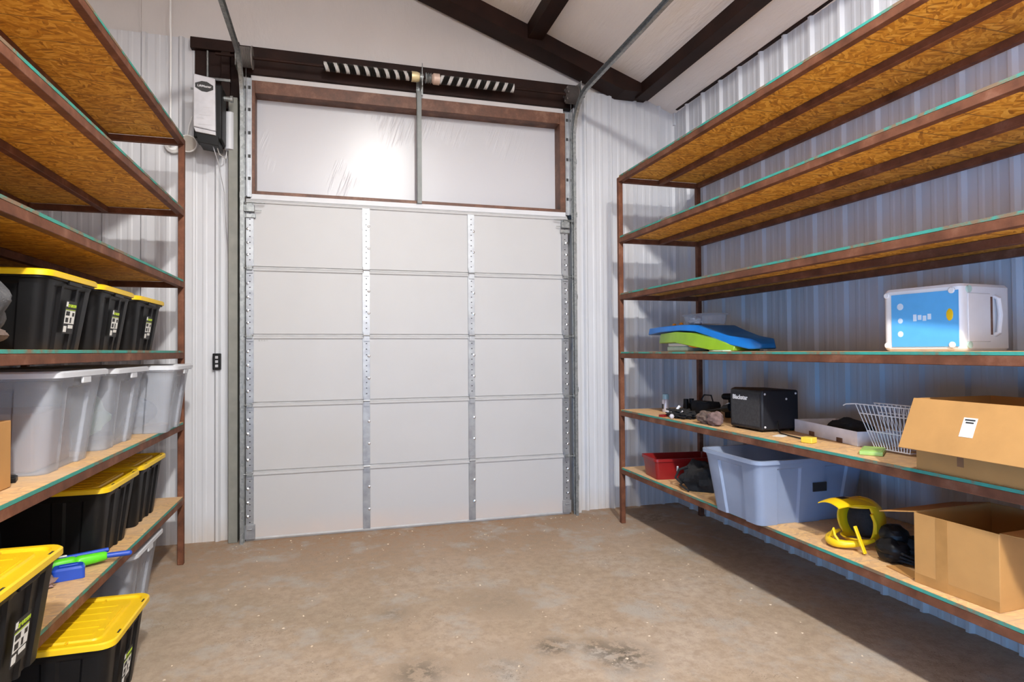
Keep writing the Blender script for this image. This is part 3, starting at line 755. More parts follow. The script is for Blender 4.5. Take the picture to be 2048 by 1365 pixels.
# shelf five: clear totes and their contents
gC = 'clear totes on the left rack'
clear_tote('clear tote holding a brown box on the left middle shelf, nearest the camera', (-0.93, -2.42, ZL[4]), 0.0, L=0.90, W=0.66, H=0.455, group=gC)
clear_tote('clear tote packed with pale green things, middle one on the left shelf', (-0.925, -1.70, ZL[4]), 0.0, L=0.90, W=0.66, H=0.45, group=gC)
clear_tote('empty looking clear tote sticking out past the left rack post', (-0.80, -0.99, ZL[4]), 0.04, L=0.90, W=0.66, H=0.45, group=gC)
b = MB(); b.box(-0.31, 0.31, -0.20, 0.20, 0, 0.27); o = b.build('packed_box', plain('pinkish_brown_carton', (0.33, 0.19, 0.13), 0.8), None, 0.01, loc=(-0.93, -2.42, ZL[4]+0.006))
tag(o, 'pinkish brown carton inside the nearest clear tote on the left', 'box')
b = MB(); b.blob((0, 0, 0.17), (0.31, 0.19, 0.17), 9, 0.08, 32, 18, 2.5, 0.0); o = b.build('folded_blanket', M['greenfab'], None, smooth=True, loc=(-0.925, -1.70, ZL[4]+0.006))
tag(o, 'pale green blanket folded inside the middle clear tote on the left', 'blanket')
b = MB(); b.blob((0, 0, 0.13), (0.30, 0.19, 0.14), 12, 0.08, 32, 18, 2.0, 0.0); o = b.build('folded_sheet', plain('grey_blue_sheet', (0.22, 0.25, 0.33), 0.9), None, smooth=True, loc=(-0.84, -0.99, ZL[4]+0.006), rot=(0, 0, 0.04))
tag(o, 'grey blue sheet folded inside the clear tote beside the left rack post', 'sheet')
# cardboard box at the left edge, small item
cb = thing('cardboard_box', 'small closed cardboard box on the left middle shelf at the photo edge', 'box', (-0.80, -3.13, ZL[4]))
b = MB(); b.box(-0.22, 0.22, -0.22, 0.22, 0, 0.275); b.build('carton', M['card'], cb, 0.004)
b = MB(); b.box(-0.2205, 0.2205, -0.025, 0.025, 0.2752, 0.2760); b.build('tape', M['tape'], cb)
b = MB(); b.box(-0.05, 0.05, -0.035, 0.035, 0, 0.022); b.box(-0.045, 0.045, -0.03, 0.03, 0.022, 0.026)
tag(b.build('small_case', M['black'], None, 0.004, loc=(-0.66, -2.80, ZL[4]), rot=(0, 0, 0.3)), 'small flat black case on the bare board in front of the clear tote', 'case')
# shelf six
tote('black tote with yellow lid on the left bottom shelf under the middle clear tote', (-0.885, -1.80, ZL[5]), 0.0, L=0.80, W=0.60, H=0.40, group=gL, label_on=False)
tote('black tote with yellow lid on the left bottom shelf, farthest and nearest the door wall', (-0.895, -1.14, ZL[5]), 0.0, L=0.80, W=0.60, H=0.40, group=gL, label_on=False)
tote('black tote with yellow lid jutting from the left bottom shelf, gallon label in view', (-0.72, -3.42, ZL[5]), 0.02, L=0.84, W=0.62, H=0.39, group=gL)
tote('black tote with yellow lid on the floor under the left rack', (-0.66, -2.51, 0), 0.0, L=0.84, W=0.60, H=0.40, group=gL)
clear_tote('clear grey tote on the floor beneath the left rack beside the post', (-0.93, -1.33, 0), 0.0, L=0.90, W=0.66, H=0.43, group=gC)
b = MB(); b.blob((0, 0, 0.13), (0.30, 0.19, 0.14), 22, 0.08, 32, 18, 2.0, 0.0); o = b.build('folded_tarp', plain('dark_grey_tarp', (0.10, 0.10, 0.11), 0.9), None, smooth=True, loc=(-0.93, -1.33, 0.006))
tag(o, 'dark grey tarp folded inside the clear tote on the floor', 'tarp')
# toy blaster
tb = thing('toy_water_blaster', 'green and blue toy water blaster lying on the left bottom shelf', 'toy', (-0.64, -2.15, ZL[5]), -1.05)
tb.scale = (0.72, 0.72, 0.72)
def capsule(mb, p0, p1, r0, r1, n=14):
    p0, p1 = Vector(p0), Vector(p1); d = (p1-p0); L = d.length; d.normalize(); pts = []; rs = []
    for k in range(5): a = PI/2*k/5; pts.append(p0-d*r0*math.cos(a)); rs.append(max(r0*math.sin(a), 0.001))
    pts += [p0, p1]; rs += [r0, r1]
    for k in range(1, 6): a = PI/2*k/5; pts.append(p1+d*r1*math.sin(a)); rs.append(max(r1*math.cos(a), 0.001))
    mb.tube(pts, rs, n)
b = MB(); capsule(b, (0.03, -0.16, 0.062), (0.03, 0.0, 0.062), 0.040, 0.040); capsule(b, (0.03, 0.05, 0.055), (0.02, 0.20, 0.055), 0.042, 0.034); capsule(b, (0.03, -0.1, 0.05), (0.03, 0.15, 0.05), 0.030, 0.030)
b.build('green_body', M['green'], tb, smooth=True)
b = MB(); capsule(b, (0.02, 0.18, 0.058), (0.06, 0.36, 0.052), 0.020, 0.020); b.tube([(-0.02, -0.18, 0.085), (-0.02, 0.24, 0.085)], 0.018, 12); b.build('blue_barrel', M['royal'], tb, smooth=True)
b = MB(); b.blob((0.085, 0.03, 0.03), (0.035, 0.045, 0.028), 2, 0.05, 16, 10); b.build('white_knob', M['white'], tb, smooth=True)
b = MB(); b.box(-0.02, 0.0, -0.14, -0.02, 0.100, 0.110); b.build('white_sight', M['white'], tb, 0.003)
bb = thing('toy_clip', 'small blue plastic toy block in front of the toy blaster', 'toy', (-0.60, -2.285, ZL[5]), 0.35)
bb.scale = (0.8, 0.8, 0.8)
b = MB(); b.loft([rr(0.085, 0.055, 0.02, 0.0), rr(0.085, 0.055, 0.02, 0.065), rr(0.075, 0.045, 0.018, 0.078)]); b.build('block', M['royal'], bb, smooth=True)
b = MB(); b.box(-0.05, 0.05, -0.02, 0.02, 0.078, 0.088); b.build('raised_panel', M['royal'], bb, 0.004)
b = MB(); b.blob((0, 0, 0.03), (0.09, 0.06, 0.04), 31, 0.25, 20, 12, 3, 0.0)
tag(b.build('cleaning_rag', plain('dusky_pink_cloth', (0.25, 0.17, 0.15), 0.9, 0, 0.3, 20, 0.6), None, smooth=True, loc=(-0.70, -2.42, ZL[5])), 'crumpled dusky rag on the left bottom shelf beside the near tote', 'rag')

# ------------------------------------------------------------------ right rack contents
# shelf four: plastic toy parts
Z4, Z5, Z6 = ZR[3]+0.0012, ZR[4]+0.0012, ZR[5]+0.0012
pt = thing('plastic_play_table', 'blue and green plastic water play table parts stacked flat on the right rack', 'toy', (3.72, -1.28, Z4), 0.0)
def slab(mb, pts, w0, z0s, z1s):
    """plan centreline pts with widths, bottom and top heights"""
    loops = []
    for (x, y), wd, za, zb in zip(pts, w0, z0s, z1s):
        loops.append([(x-wd, y, za), (x-wd+0.012, y, zb), (x+wd-0.012, y, zb), (x+wd, y, za)])
    mb.loft(loops)
b = MB(); slab(b, [(-0.05, 0.50), (-0.05, 0.46), (-0.05, 0.2), (-0.04, -0.10), (-0.02, -0.25), (0.0, -0.40), (0.02, -0.56), (0.04, -0.74), (0.05, -0.80)],
               [0.16, 0.20, 0.22, 0.22, 0.20, 0.18, 0.16, 0.12, 0.07],
               [0.155, 0.150, 0.168, 0.172, 0.160, 0.115, 0.055, 0.015, 0.02], [0.200, 0.212, 0.218, 0.222, 0.215, 0.165, 0.120, 0.095, 0.05])
b.build('blue_basin', M['blue'], pt, 0.008)
b = MB(); slab(b, [(-0.07, 0.26), (-0.07, 0.22), (-0.07, -0.05), (-0.06, -0.25), (-0.04, -0.45), (0.0, -0.62)], [0.18, 0.20, 0.22, 0.21, 0.18, 0.12],
               [0.075, 0.070, 0.075, 0.045, 0.012, 0.004], [0.150, 0.154, 0.164, 0.150, 0.105, 0.045])
b.build('green_basin', M['apple'], pt, 0.006)
b = MB(); b.box(-0.22, 0.12, -0.12, 0.16, 0.045, 0.072); b.build('white_tray', M['white'], pt, 0.006)
b = MB(); b.box(-0.22, 0.15, -0.14, 0.18, 0.0, 0.044); b.build('mint_base', M['mint'], pt, 0.010)
b = MB(); b.blob((-0.20, -0.24, 0.055), (0.045, 0.10, 0.026), 4, 0.05, 18, 10); b.build('orange_scoop', M['orange'], pt, smooth=True)
b = MB(); b.box(-0.20, -0.06, -0.60, -0.42, 0.0, 0.010); b.build('mint_flap', M['mint'], pt, 0.003)
for (x, y) in ((-0.05, 0.34), (-0.10, 0.14)):
    b = MB(); b.lathe([(0.016, 0), (0.02, 0.02), (0.012, 0.035)], (x, y, 0.217), 'Z', 12); b.build('orange_peg', M['orange'], pt, smooth=True)
wt = thing('translucent_tub', 'small translucent white tub tipped on top of the blue plastic basin', 'tub', (3.70, -1.38, Z4+0.227), 0.0)
b = MB(); b.loft([rr(0.10, 0.15, 0.03, 0.0), rr(0.12, 0.17, 0.04, 0.075), rr(0.13, 0.18, 0.04, 0.078), rr(0.13, 0.18, 0.04, 0.085), rr(0.10, 0.15, 0.03, 0.08)]); b.build('tub', M['clear'], wt, smooth=True)
b = MB(); b.blob((-0.02, 0.12, 0.03), (0.05, 0.07, 0.03), 8, 0.2, 16, 10, 3, 0.003); b.build('white_cloth', M['white'], wt, smooth=True)
# white and blue drawer tub lying on its side
ct = thing('drawer_tub', 'white plastic tub lying on its side with a sky blue panel on the right rack', 'tub', (3.79, -3.42, Z4), 0.10)
ct.location = (3.80, -3.42, Z4)
b = MB(); b.loft([rr(0.185, 0.195, 0.03, 0.0), rr(0.195, 0.205, 0.035, 0.012), rr(0.195, 0.205, 0.035, 0.318), rr(0.185, 0.195, 0.03, 0.332)]); b.build('shell', M['white'], ct, smooth=True)
b = MB(); b.box(-0.199, -0.1945, -0.195, 0.150, 0.022, 0.300)
pn = b.build('blue_panel', M['skyblue'], ct)
pp = plain('pale_print', (0.62, 0.76, 0.88), 0.5)
for (y, z, s) in ((0.10, 0.235, 0.018), (0.10, 0.16, 0.014), (0.10, 0.09, 0.016)):
    g = MB(); g.lathe([(s, -0.1992), (s*0.6, -0.2002)], (0, y, z), 'X', 14); g.build('printed_dot', pp, pn)
for k in range(4):
    g = MB(); g.box(-0.2002, -0.199, 0.03-k*0.025-0.018, 0.03-k*0.025, 0.155+0.006*(k % 2), 0.190-0.004*(k % 3)); g.build('printed_mark', pp, pn)
g = MB(); g.blob((-0.2, -0.155, 0.18), (0.003, 0.017, 0.03), 1, 0.05, 14, 8); g.build('yellow_duck_sticker', M['yellow'], pn, smooth=True)
for (y, z) in ((-0.165, 0.03), (-0.165, 0.30), (0.175, 0.03), (0.175, 0.30)):
    g = MB(); g.lathe([(0.016, 0), (0.016, -0.009), (0.012, -0.012)], (-0.193, y, z), 'X', 14)
    g.build('foot', M['white'], ct, smooth=True)
g = MB(); g.box(-0.15, 0.02, -0.212, -0.205, 0.045, 0.285); g.build('raised_face', M['white'], ct, 0.004)
g = MB(); g.tube([(0.06, -0.205, 0.27), (0.06, -0.225, 0.26), (0.07, -0.228, 0.18), (0.06, -0.225, 0.09), (0.06, -0.205, 0.08)], 0.012, 10); g.build('handle', M['white'], ct, smooth=True)
g = MB(); g.box(0.030, 0.045, -0.2065, -0.2045, 0.08, 0.27); g.build('slot', M['rust'], ct)
for (x, z) in ((-0.14, 0.03), (-0.14, 0.305)):
    g = MB(); g.lathe([(0.018, 0), (0.018, -0.008)], (x, -0.205, z), 'Y', 14); g.build('foot', M['mint'], ct, smooth=True)

# shelf five
sp_ = thing('spray_can', 'small white and pale blue spray can on the right rack near the post', 'spray can', (3.62, -0.86, Z5))
b = MB(); b.lathe([(0.030, 0), (0.032, 0.004), (0.032, 0.11), (0.024, 0.122)], (0, 0, 0), 'Z', 20); b.build('can', plain('silver_white_can', (0.55, 0.52, 0.55), 0.35, 0.3), sp_, smooth=True)
b = MB(); b.lathe([(0.030, 0.118), (0.030, 0.155), (0.024, 0.165)], (0, 0, 0), 'Z', 20); b.build('cap', plain('pale_blue_cap', (0.30, 0.48, 0.55), 0.4), sp_, smooth=True)
b = MB(); b.box(-0.032, -0.029, -0.014, 0.014, 0.03, 0.075); b.build('label_mark', M['ink'], sp_)
dv = thing('binoculars', 'pair of black binoculars on the right rack beside the spray can', 'binoculars', (3.76, -1.02, Z5), 0.3)
for s in (-1, 1):
    b = MB(); b.lathe([(0.032, 0), (0.032, 0.03), (0.024, 0.09), (0.022, 0.13)], (s*0.036, 0, 0), 'Z', 16); b.build('barrel', M['black'], dv, smooth=True)
b = MB(); b.box(-0.02, 0.02, -0.012, 0.012, 0.04, 0.09); b.build('hinge_bridge', M['black'], dv, 0.003)
cs = thing('camera_bag', 'small black camera bag with a flap among the clutter on the right rack', 'bag', (3.76, -1.29, Z5), 0.2)
b = MB(); b.loft([rr(0.075, 0.10, 0.02, 0), rr(0.08, 0.105, 0.025, 0.10), rr(0.07, 0.095, 0.02, 0.125)]); b.build('pouch', M['blackfab'], cs, smooth=True)
b = MB(); b.box(-0.085, 0.0, -0.09, 0.09, 0.118, 0.132); b.build('flap', M['blackfab'], cs, 0.005)
b = MB(); b.tube([(0.0, -0.09, 0.10), (0.02, -0.04, 0.18), (0.02, 0.04, 0.18), (0, 0.09, 0.10)], 0.006, 8); b.build('strap', M['blackfab'], cs, smooth=True)
dr = thing('cordless_drill', 'black cordless drill standing upright before the rear rack post', 'drill', (3.90, -1.47, Z5), -0.9)
b = MB(); capsule(b, (-0.07, 0, 0.175), (0.05, 0, 0.175), 0.026, 0.032); b.lathe([(0.014, 0), (0.02, 0.03)], (0.075, 0, 0.175), 'X', 12); b.build('motor_body', M['black'], dr, smooth=True)
b = MB(); b.tube([(-0.02, 0, 0.16), (-0.01, 0, 0.05)], [0.022, 0.02], 12); b.build('grip', M['black'], dr, smooth=True)
b = MB(); b.box(-0.06, 0.05, -0.035, 0.035, 0, 0.05); b.build('battery', M['black'], dr, 0.006)
ma = thing('flashlight', 'long black flashlight with a shiny head leaning up against the amplifier', 'flashlight', (3.66, -1.60, Z5), 0.0)
b = MB(); b.tube([(-0.03, 0.20, 0.045), (0.0, -0.05, 0.095)], 0.014, 12); b.build('barrel', M['black'], ma, smooth=True)
b = MB(); b.tube([(0.0, -0.05, 0.095), (0.004, -0.09, 0.103), (0.012, -0.16, 0.118)], [0.015, 0.03, 0.034], 16); b.build('head', M['black'], ma, smooth=True)
b = MB(); b.tube([(0.002, -0.07, 0.118), (0.01, -0.14, 0.143)], [0.007, 0.012], 10); b.build('shiny_reflection_band', M['silver'], ma, smooth=True)
gp = thing('tool_pouch', 'black open tool pouch with a tangle of straps on the right rack', 'tool pouch', (3.50, -1.33, Z5), 0.0)
b = MB(); b.blob((0, 0, 0.03), (0.09, 0.15, 0.045), 6, 0.3, 26, 14, 4, 0.0); b.build('pouch', M['blackfab'], gp, smooth=True)
for k in range(5):
    rnd = random.Random(k); pts = [(rnd.uniform(-0.10, 0.06), -0.15+0.075*j+rnd.uniform(-0.02, 0.02), 0.02+rnd.uniform(0, 0.065)) for j in range(5)]
    b = MB(); b.tube(pts, 0.006, 8); b.build('strap', M['grey'] if k == 1 else M['blackfab'], gp, smooth=True)
b = MB(); b.tube([(-0.05, 0.03, 0.045), (-0.02, 0.0, 0.10)], 0.011, 10); b.build('white_handle', M['white'], gp, smooth=True)
b = MB(); b.tube([(3.52, -1.55, Z5+0.015), (3.56, -1.66, Z5+0.06)], [0.010, 0.013], 10)
tag(b.build('screwdriver_handle', plain('pale_yellow_green_plastic', (0.45, 0.46, 0.14), 0.35), None, smooth=True), 'pale yellow green tool handle lying on the tool clutter', 'screwdriver')
b = MB(); b.box(-0.035, 0.035, -0.025, 0.025, 0, 0.018)
tag(b.build('red_clamp', M['red'], None, 0.004, loc=(3.40, -1.20, Z5), rot=(0, 0, 0.4)), 'small red clip at the shelf edge before the tool pouch', 'clip')
b = MB(); b.lathe([(0.003, -0.021), (0.014, -0.016), (0.021, 0), (0.014, 0.016), (0.003, 0.021)], (0, 0, 0), 'Z', 16); 
tag(b.build('golf_ball', plain('grey_white_ball', (0.5, 0.5, 0.55), 0.4), None, smooth=True, loc=(3.375, -1.38, Z5+0.021)), 'small grey ball resting at the shelf edge below the tools', 'ball')
gl = thing('work_gloves', 'crumpled brown work gloves in front of the amplifier', 'gloves', (3.45, -1.80, Z5))
b = MB(); b.blob((0, 0.05, 0.045), (0.06, 0.085, 0.05), 11, 0.16, 30, 16, 2.5, 0.0); b.build('glove', M['brownfab'], gl, smooth=True)
b = MB(); b.blob((-0.01, -0.09, 0.05), (0.055, 0.075, 0.055), 14, 0.14, 30, 16, 2.5, 0.0); b.build('glove', plain('rosy_brown_fabric', (0.17, 0.11, 0.10), 0.95, 0, 0.35, 26, 0.8), gl, smooth=True)
# amplifier
am = thing('guitar_amplifier', 'small black guitar practice amplifier on the right rack', 'amplifier', (3.66, -2.155, Z5), 0.03)
b = MB(); b.prism([(-0.155, 0.012), (0.155, 0.012), (0.155, 0.285), (-0.12, 0.295), (-0.155, 0.285)], 'Y', -0.170, 0.170); b.build('cabinet', M['tolex'], am, 0.012)
b = MB(); b.box(-0.1575, -0.154, -0.148, 0.148, 0.035, 0.262)
gr = b.build('grille_cloth', M['grille'], am)
text('logo', 'Blackstar', 0.044, M['silver'], gr, (-0.1585, 0.055, 0.228), (PI/2, 0, -PI/2), bold=0.0012)
for (x, y) in ((-0.13, -0.13), (-0.13, 0.13), (0.13, -0.13), (0.13, 0.13)):
    b = MB(); b.lathe([(0.014, 0), (0.016, 0.012)], (x, y, 0), 'Z', 12); b.build('rubber_foot', M['black'], am)
for (x, z) in ((-0.13, 0.262), (0.13, 0.262), (-0.13, 0.035), (0.05, 0.225)):
    b = MB(); b.lathe([(0.008, 0), (0.006, -0.004)], (x, -0.170, z), 'Y', 10); b.build('corner_screw', M['silver'], am, smooth=True)
b = MB(); b.tube([(3.64, -2.33, Z5+0.05), (3.61, -2.36, Z5+0.075), (3.59, -2.38, Z5+0.04), (3.58, -2.42, Z5+0.006), (3.55, -2.55, Z5+0.006), (3.53, -2.68, Z5+0.006)], 0.0045, 8)
o = b.build('power_cord', M['black'], None, smooth=True); adopt(o, am)
# white open box with gear
wx = thing('white_carton_tray', 'open shallow white carton tray full of black gear on the right rack', 'box', (3.85, -2.70, Z5), -0.20)
b = MB(); t_ = 0.004
b.box(-0.15, 0.15, -0.34, 0.34, 0, t_); b.box(-0.15, -0.15+t_, -0.34, 0.34, t_, 0.085); b.box(0.15-t_, 0.15, -0.34, 0.34, t_, 0.085)
b.box(-0.15+t_, 0.15-t_, -0.34, -0.34+t_, t_, 0.085); b.box(-0.15+t_, 0.15-t_, 0.34-t_, 0.34, t_, 0.085); b.build('tray', plain('white_card', (0.80, 0.77, 0.77), 0.6), wx)
for y in (0.10, -0.20):
    b = MB(); b.box(-0.153, -0.1502, y, y+0.06, 0.0, 0.027); b.build('torn_notch', M['rust'], wx, 0.001)
b = MB(); b.blob((0, -0.05, 0.0), (0.105, 0.24, 0.12), 17, 0.10, 30, 14, 3, 0.0); o = b.build('equipment_bag', M['blackfab'], None, smooth=True, loc=(3.85, -2.70, Z5+0.006), rot=(0, 0, -0.2)); 
tag(o, 'lumpy black equipment bag lying in the white carton tray', 'bag')
b = MB(); b.box(-0.03, 0.03, -0.035, 0.035, 0, 0.035)
yb = b.build('small_yellow_box', plain('translucent_yellow', (0.72, 0.55, 0.06), 0.4), None, 0.004, loc=(3.475, -2.80, Z5), rot=(0, 0, 0.3)); tag(yb, 'tiny yellow box at the shelf edge before the white carton', 'box')
b = MB(); b.box(-0.05, 0.05, -0.035, 0.035, 0, 0.002); tag(b.build('paper_slip', M['paper'], None, loc=(3.52, -2.50, Z5), rot=(0, 0, 0.5)), 'white paper slip on the shelf board beside the amplifier', 'paper')
# wire basket panel
wbk = thing('wire_basket', 'white coated wire basket standing beside the big cardboard box', 'wire basket', (0, 0, Z5+0.008))
def WP(u, v, d=0.0):   # trapezoid front: u 0..1 across, v 0..1 up
    y0_, y1_ = -2.98, -3.36; yb0 = -3.14
    y = (yb0+(y0_-yb0)*v)+(y1_-(yb0+(y0_-yb0)*v))*u; return (3.62+d+0.03*v, y, 0.005+0.235*v)
for d in (0.0, 0.14):
    for k in range(14):
        b = MB(); b.tube([WP(k/13, 0, d), WP(k/13, 1, d)], 0.0028, 6); b.build('upright_wire', M['white'], wbk, smooth=True)
    for v in (0.0, 0.38, 0.78, 1.0):
        b = MB(); b.tube([WP(-0.01, v, d), WP(1, v, d)], 0.0035, 6); b.build('cross_wire', M['white'], wbk, smooth=True)
b = MB(); b.tube([WP(0, 1, 0), (3.63, -2.93, 0.235), (3.63, -2.91, 0.225)], 0.0035, 6); b.build('hook', M['white'], wbk, smooth=True)
for u in (0.0, 0.33, 0.66, 1.0):
    b = MB(); b.tube([WP(u, 0, 0), WP(u, 0, 0.14)], 0.003, 6); b.build('bottom_wire', M['white'], wbk, smooth=True)
b = MB(); b.box(-0.055, 0.055, -0.09, 0.09, 0, 0.022); b.box(-0.05, 0.05, -0.085, 0.085, 0.022, 0.026)
tag(b.build('green_case', plain('pale_lime_plastic', (0.34, 0.52, 0.12), 0.4), None, 0.003, loc=(3.52, -3.22, Z5), rot=(0, 0, -0.9)), 'flat pale green plastic case at the foot of the wire basket', 'case')
# open cardboard boxes
def flap_box(name, label, loc, rz, L, W, H, flaps, mat='card'):
    """L along Y, W along X, open top. flaps: list of (side, length, angle)"""
    t = thing(name, label, 'box', loc, rz); th = 0.005
    b = MB(); b.box(-W/2, W/2, -L/2, L/2, 0, th); b.box(-W/2, -W/2+th, -L/2, L/2, th, H); b.box(W/2-th, W/2, -L/2, L/2, th, H)
    b.box(-W/2+th, W/2-th, -L/2, -L/2+th, th, H); b.box(-W/2+th, W/2-th, L/2-th, L/2, th, H); b.build('carton', M[mat], t, 0.0015)
    for side, ln, ang in flaps:
        m_ = MB(); half = (L if side in 'wW' else W)/2-0.004
        if side == 'w': m_.T = Matrix.Translation((-W/2+0.002, 0, H)) @ Matrix.Rotation(ang, 4, 'Y'); m_.box(-ln, 0, -half, half, 0, th*0.8)
        if side == 'W': m_.T = Matrix.Translation((W/2-0.002, 0, H)) @ Matrix.Rotation(-ang, 4, 'Y'); m_.box(0, ln, -half, half, 0, th*0.8)
        if side == 's': m_.T = Matrix.Translation((0, -L/2+0.002, H)) @ Matrix.Rotation(-ang, 4, 'X'); m_.box(-half, half, -ln, 0, 0, th*0.8)
        if side == 'n': m_.T = Matrix.Translation((0, L/2-0.002, H)) @ Matrix.Rotation(ang, 4, 'X'); m_.box(-half, half, 0, ln, 0, th*0.8)
        m_.build('flap', M[mat], t, 0.0015)
    return t
# angle: negative raises? flap leaves horizontally outward at 0
big = flap_box('cardboard_box', 'large cardboard box with a wide flap folded out over the shelf edge', (3.60, -4.07, Z5), 0.0, 0.90, 0.48, 0.335, [])
b = MB(); b.T = Matrix.Translation((-0.243, 0, 0.335)) @ Matrix.Rotation(-1.16, 4, 'Y'); b.box(-0.250, 0.0, -0.455, 0.452, 0, 0.005)
fl = b.build('wide_flap', M['card'], big, 0.0015)
b = MB(); b.T = Matrix.Translation((-0.243, 0, 0.335)) @ Matrix.Rotation(-1.16, 4, 'Y'); b.box(-0.160, -0.072, 0.125, 0.185, 0.0055, 0.0065)
sk = b.build('white_sticker', M['paper'], fl)
for k, (a_, c_) in enumerate(((0.133, 0.178), (0.137, 0.172))):
    b = MB(); b.T = Matrix.Translation((-0.243, 0, 0.335)) @ Matrix.Rotation(-1.16, 4, 'Y')
    b.box(-0.086-k*0.012, -0.079-k*0.012, a_, c_, 0.0065, 0.0070); b.build('printed_line', M['ink'], sk)
b = MB(); b.box(-0.2412, -0.2402, 0.22, 0.25, 0.045, 0.10); b.build('printed_mark', plain('faded_brown_print', (0.25, 0.12, 0.05), 0.8), big)
b = MB(); b.blob((0, 0, 0.20), (0.17, 0.36, 0.22), 41, 0.12, 30, 16, 2.6, 0.0)
o = b.build('black_duffel', M['blackfab'], None, smooth=True, loc=(4.05, -4.05, Z5)); tag(o, 'black duffel bag on the right rack behind the large cardboard box', 'bag')
low = flap_box('cardboard_box', 'open cardboard box with a tape strip on the right bottom shelf', (3.68, -3.745, Z6), 0.05, 0.385, 0.54, 0.335, [('n', 0.20, -0.22), ('s', 0.20, 0.05)])
b = MB(); b.box(-0.2712, -0.2702, 0.03, 0.085, 0.0, 0.334); b.build('tape_strip', M['tape'], low)
b = MB(); b.box(-0.2708, -0.2702, -0.192, 0.192, 0.0, 0.045); b.build('lower_tape', M['tape'], low)
# shelf six: red bin, black bag, clear tote
rb = thing('red_bin', 'dark red rectangular plastic bin on the right bottom shelf', 'bin', (3.68, -1.0, Z6), -0.12)
b = shell(0.62, 0.34, 0.185, 0.02, 0.03, (), (), 0.0, rim=0.010); b.build('bin', M['red'], rb, smooth=True)
bg = thing('black_bag', 'slumped black bag with straps between the red bin and clear tote', 'bag', (3.60, -1.52, Z6), 0.0)
b = MB(); b.blob((0, 0, 0.08), (0.19, 0.18, 0.14), 51, 0.18, 34, 18, 2.5, 0.0); b.build('bag_body', M['blackfab'], bg, smooth=True)
b = MB(); b.tube([(-0.17, 0.08, 0.03), (-0.215, 0.11, 0.08), (-0.20, 0.08, 0.15), (-0.15, 0.03, 0.18)], 0.010, 8); b.build('strap', M['blackfab'], bg, smooth=True)
b = MB(); b.tube([(-0.19, 0.12, 0.13), (-0.20, 0.10, 0.17)], 0.008, 8); b.build('buckle', M['grey'], bg, smooth=True)
b = MB(); b.tube([(-0.18, 0.10, 0.02), (-0.22, 0.0, 0.03), (-0.21, -0.08, 0.012)], 0.008, 8); b.build('strap', M['blackfab'], bg, smooth=True)
bt = clear_tote('large open clear tote overhanging the right bottom shelf beside the yellow helmet', (3.675, -2.32, Z6), 0.0, L=0.90, W=0.64, H=0.43, lid=False, mat='clear_daylit')
b = MB(); b.box(0.0, 0.105, -0.290, -0.283, 0.205, 0.262); b.build('black_label', M['ink'], bt)
# helmet
he = thing('yellow_helmet', 'yellow full face motocross helmet on the right bottom shelf', 'helmet', (3.60, -3.02, Z6), 0.0)
def helmet():
    b = MB(); nu, nv = 48, 26; R = (0.150, 0.125, 0.135); c = Vector((0.03, 0.0, 0.135)); vs = []; fs = []
    for i in range(nv+1):
        th = PI*(0.02+0.80*i/nv)
        for j in range(nu):
            ph = 2*PI*j/nu; d = Vector((math.sin(th)*math.cos(ph), math.sin(th)*math.sin(ph), math.cos(th)))
            vs.append(c+Vector((d.x*R[0], d.y*R[1], d.z*R[2])))
    def opening(p):   # face opening toward local -X
        return p.x < 0.0 and 0.045 < p.z < 0.225 and abs(p.y) < 0.118
    for i in range(nv):
        for j in range(nu):
            q = (i*nu+j, i*nu+(j+1) % nu, (i+1)*nu+(j+1) % nu, (i+1)*nu+j)
            cen = sum((vs[k] for k in q), Vector())/4
            if not opening(cen): fs.append(q)
    b.add(vs, fs); return b
# the helmet's face opening looks toward the far end of the aisle and out
HR = Matrix.Rotation(0.10, 4, 'Z')
b = helmet(); o = b.build('helmet_shell', M['yellow'], he, smooth=True); o.matrix_local = HR
so_ = o.modifiers.new('thick', 'SOLIDIFY'); so_.thickness = 0.006; so_.offset = -1
b = MB(); b.blob((0.075, 0, 0.132), (0.085, 0.098, 0.105), 2, 0.0, 30, 18); o = b.build('padding', M['blackfab'], he, smooth=True); o.matrix_local = HR
b = MB(); pts = []
for k in range(13):
    a = PI*(0.5+k/12.0); pts.append((0.0+0.175*math.cos(a), 0.112*math.sin(a), 0.050+0.020*math.cos(a)))
b.tube(pts, [0.010+0.013*math.sin(PI*k/12) for k in range(13)], 12)
o = b.build('chin_guard', M['yellow'], he, smooth=True); o.matrix_local = HR
b = MB(); b.tube([(-0.172, -0.035, 0.040), (-0.182, -0.012, 0.075), (-0.176, 0.0, 0.108), (-0.172, 0.02, 0.075), (-0.165, 0.045, 0.045)], 0.0075, 8); o = b.build('chin_vent', M['yellow'], he, smooth=True); o.matrix_local = HR
b = MB(); loops = []
for k in range(9):
    s_ = k/8; x = 0.03-0.245*s_; z = 0.272-0.012*math.sin(s_*PI)*-1-0.052*s_*s_*0; wd = 0.105-0.035*s_
    z = 0.262+0.020*math.sin(s_*PI*0.8)-0.010*s_
    lp = []
    for q in range(9):
        y = -wd+2*wd*q/8; lp.append((x, y, z-0.30*(y*y)/wd*0.9))
    lp2 = [(p[0], p[1], p[2]-0.006) for p in reversed(lp)]; loops.append(lp+lp2)
b.loft(loops); o = b.build('visor_peak', M['yellow'], he, smooth=True); o.matrix_local = HR
b = MB(); b.box(-0.13, -0.075, -0.02, 0.02, 0.2745, 0.2765); o = b.build('black_visor_mark', M['ink'], he, 0.002); o.matrix_local = HR
b = MB()
pts = [(0.005, 0.116*s_, z) for s_, z in ((1, 0.20), (1, 0.15), (1, 0.09))]
b.tube([(-0.02, -0.118, 0.20), (0.0, -0.124, 0.15), (0.01, -0.118, 0.09)], 0.010, 10); o = b.build('side_trim', M['yellow'], he, smooth=True); o.matrix_local = HR
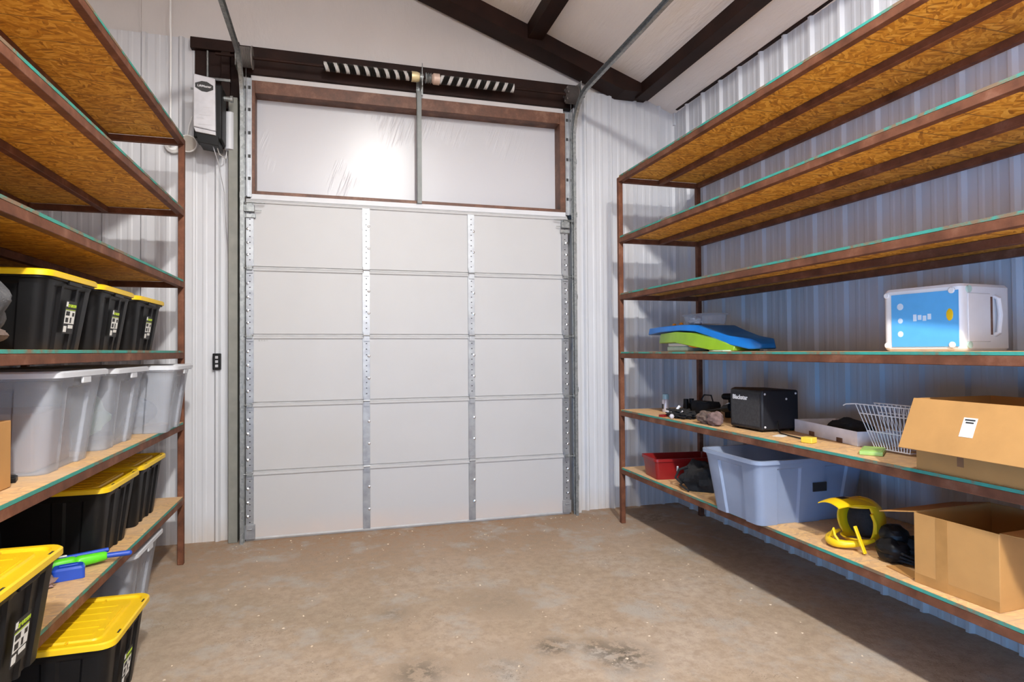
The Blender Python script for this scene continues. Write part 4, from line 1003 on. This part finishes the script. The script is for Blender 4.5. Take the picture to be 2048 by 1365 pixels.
# pads beside it
kp = thing('knee_pads', 'black hard shell knee pads piled beside the yellow helmet', 'pads', (3.63, -3.32, Z6))
b = MB(); b.blob((-0.05, 0.03, 0.13), (0.070, 0.075, 0.055), 71, 0.08, 26, 14, 3); b.build('upper_cup', M['black'], kp, smooth=True)
b = MB(); b.blob((-0.09, 0.0, 0.065), (0.070, 0.085, 0.065), 72, 0.10, 26, 14, 3, 0.0); b.build('lower_cup', M['black'], kp, smooth=True)
b = MB(); b.blob((0.04, -0.02, 0.06), (0.10, 0.10, 0.06), 73, 0.2, 26, 14, 3, 0.0); b.build('padding', M['blackfab'], kp, smooth=True)
for k in range(3):
    b = MB(); b.tube([(-0.05+0.03*k, -0.12, 0.012), (-0.12, -0.05-0.02*k, 0.03+0.02*k), (-0.10, 0.05, 0.08)], 0.006, 8); b.build('strap', M['blackfab'], kp, smooth=True)
b = MB(); b.prism([(0, 0), (0.022, 0), (0.022, 0.15), (0, 0.15)], 'Z', 0, 0.010)
o = b.build('yellow_strip', M['yellow'], None, 0.003, loc=(3.455, -3.115, Z6+0.004), rot=(0, 0, 0)); tag(o, 'narrow yellow plastic strip propped against the black knee pads', 'strip')
o.rotation_euler = (1.15, 0.0, 0.12); o.location = (3.47, -3.195, Z6+0.006)
b = MB(); b.box(-0.09, 0.09, -0.04, 0.04, 0, 0.006); tag(b.build('cardboard_scrap', M['card'], None, loc=(3.47, -3.46, Z6), rot=(0, 0, 1.4)), 'flat cardboard scrap on the bottom shelf between pads and box', 'scrap')

# scattered chips on the floor
b = MB(); rnd = random.Random(5)
for k in range(260):
    x = rnd.uniform(-0.15, 3.5); y = -0.1-3.3*rnd.random()**1.6; s = rnd.uniform(0.003, 0.009)*(1.3 if rnd.random() < 0.1 else 1)
    a = rnd.uniform(0, PI); b.T = Matrix.Translation((x, y, 0)) @ Matrix.Rotation(a, 4, 'Z')
    b.loft([[(-s, -s*0.5, 0), (s, -s*0.6, 0), (s*0.8, s*0.5, 0), (-s*0.7, s*0.6, 0)], [(-s*0.7, -s*0.3, s*0.5), (s*0.6, -s*0.3, s*0.4), (s*0.5, s*0.3, s*0.5), (-s*0.5, s*0.3, s*0.4)]])
tag(b.build('wood_chips', plain('pale_wood_chips', (0.58, 0.47, 0.34), 0.8, 0, 0.4, 30), None), 'pale chips and grit scattered over the concrete floor', 'debris', kind='stuff')
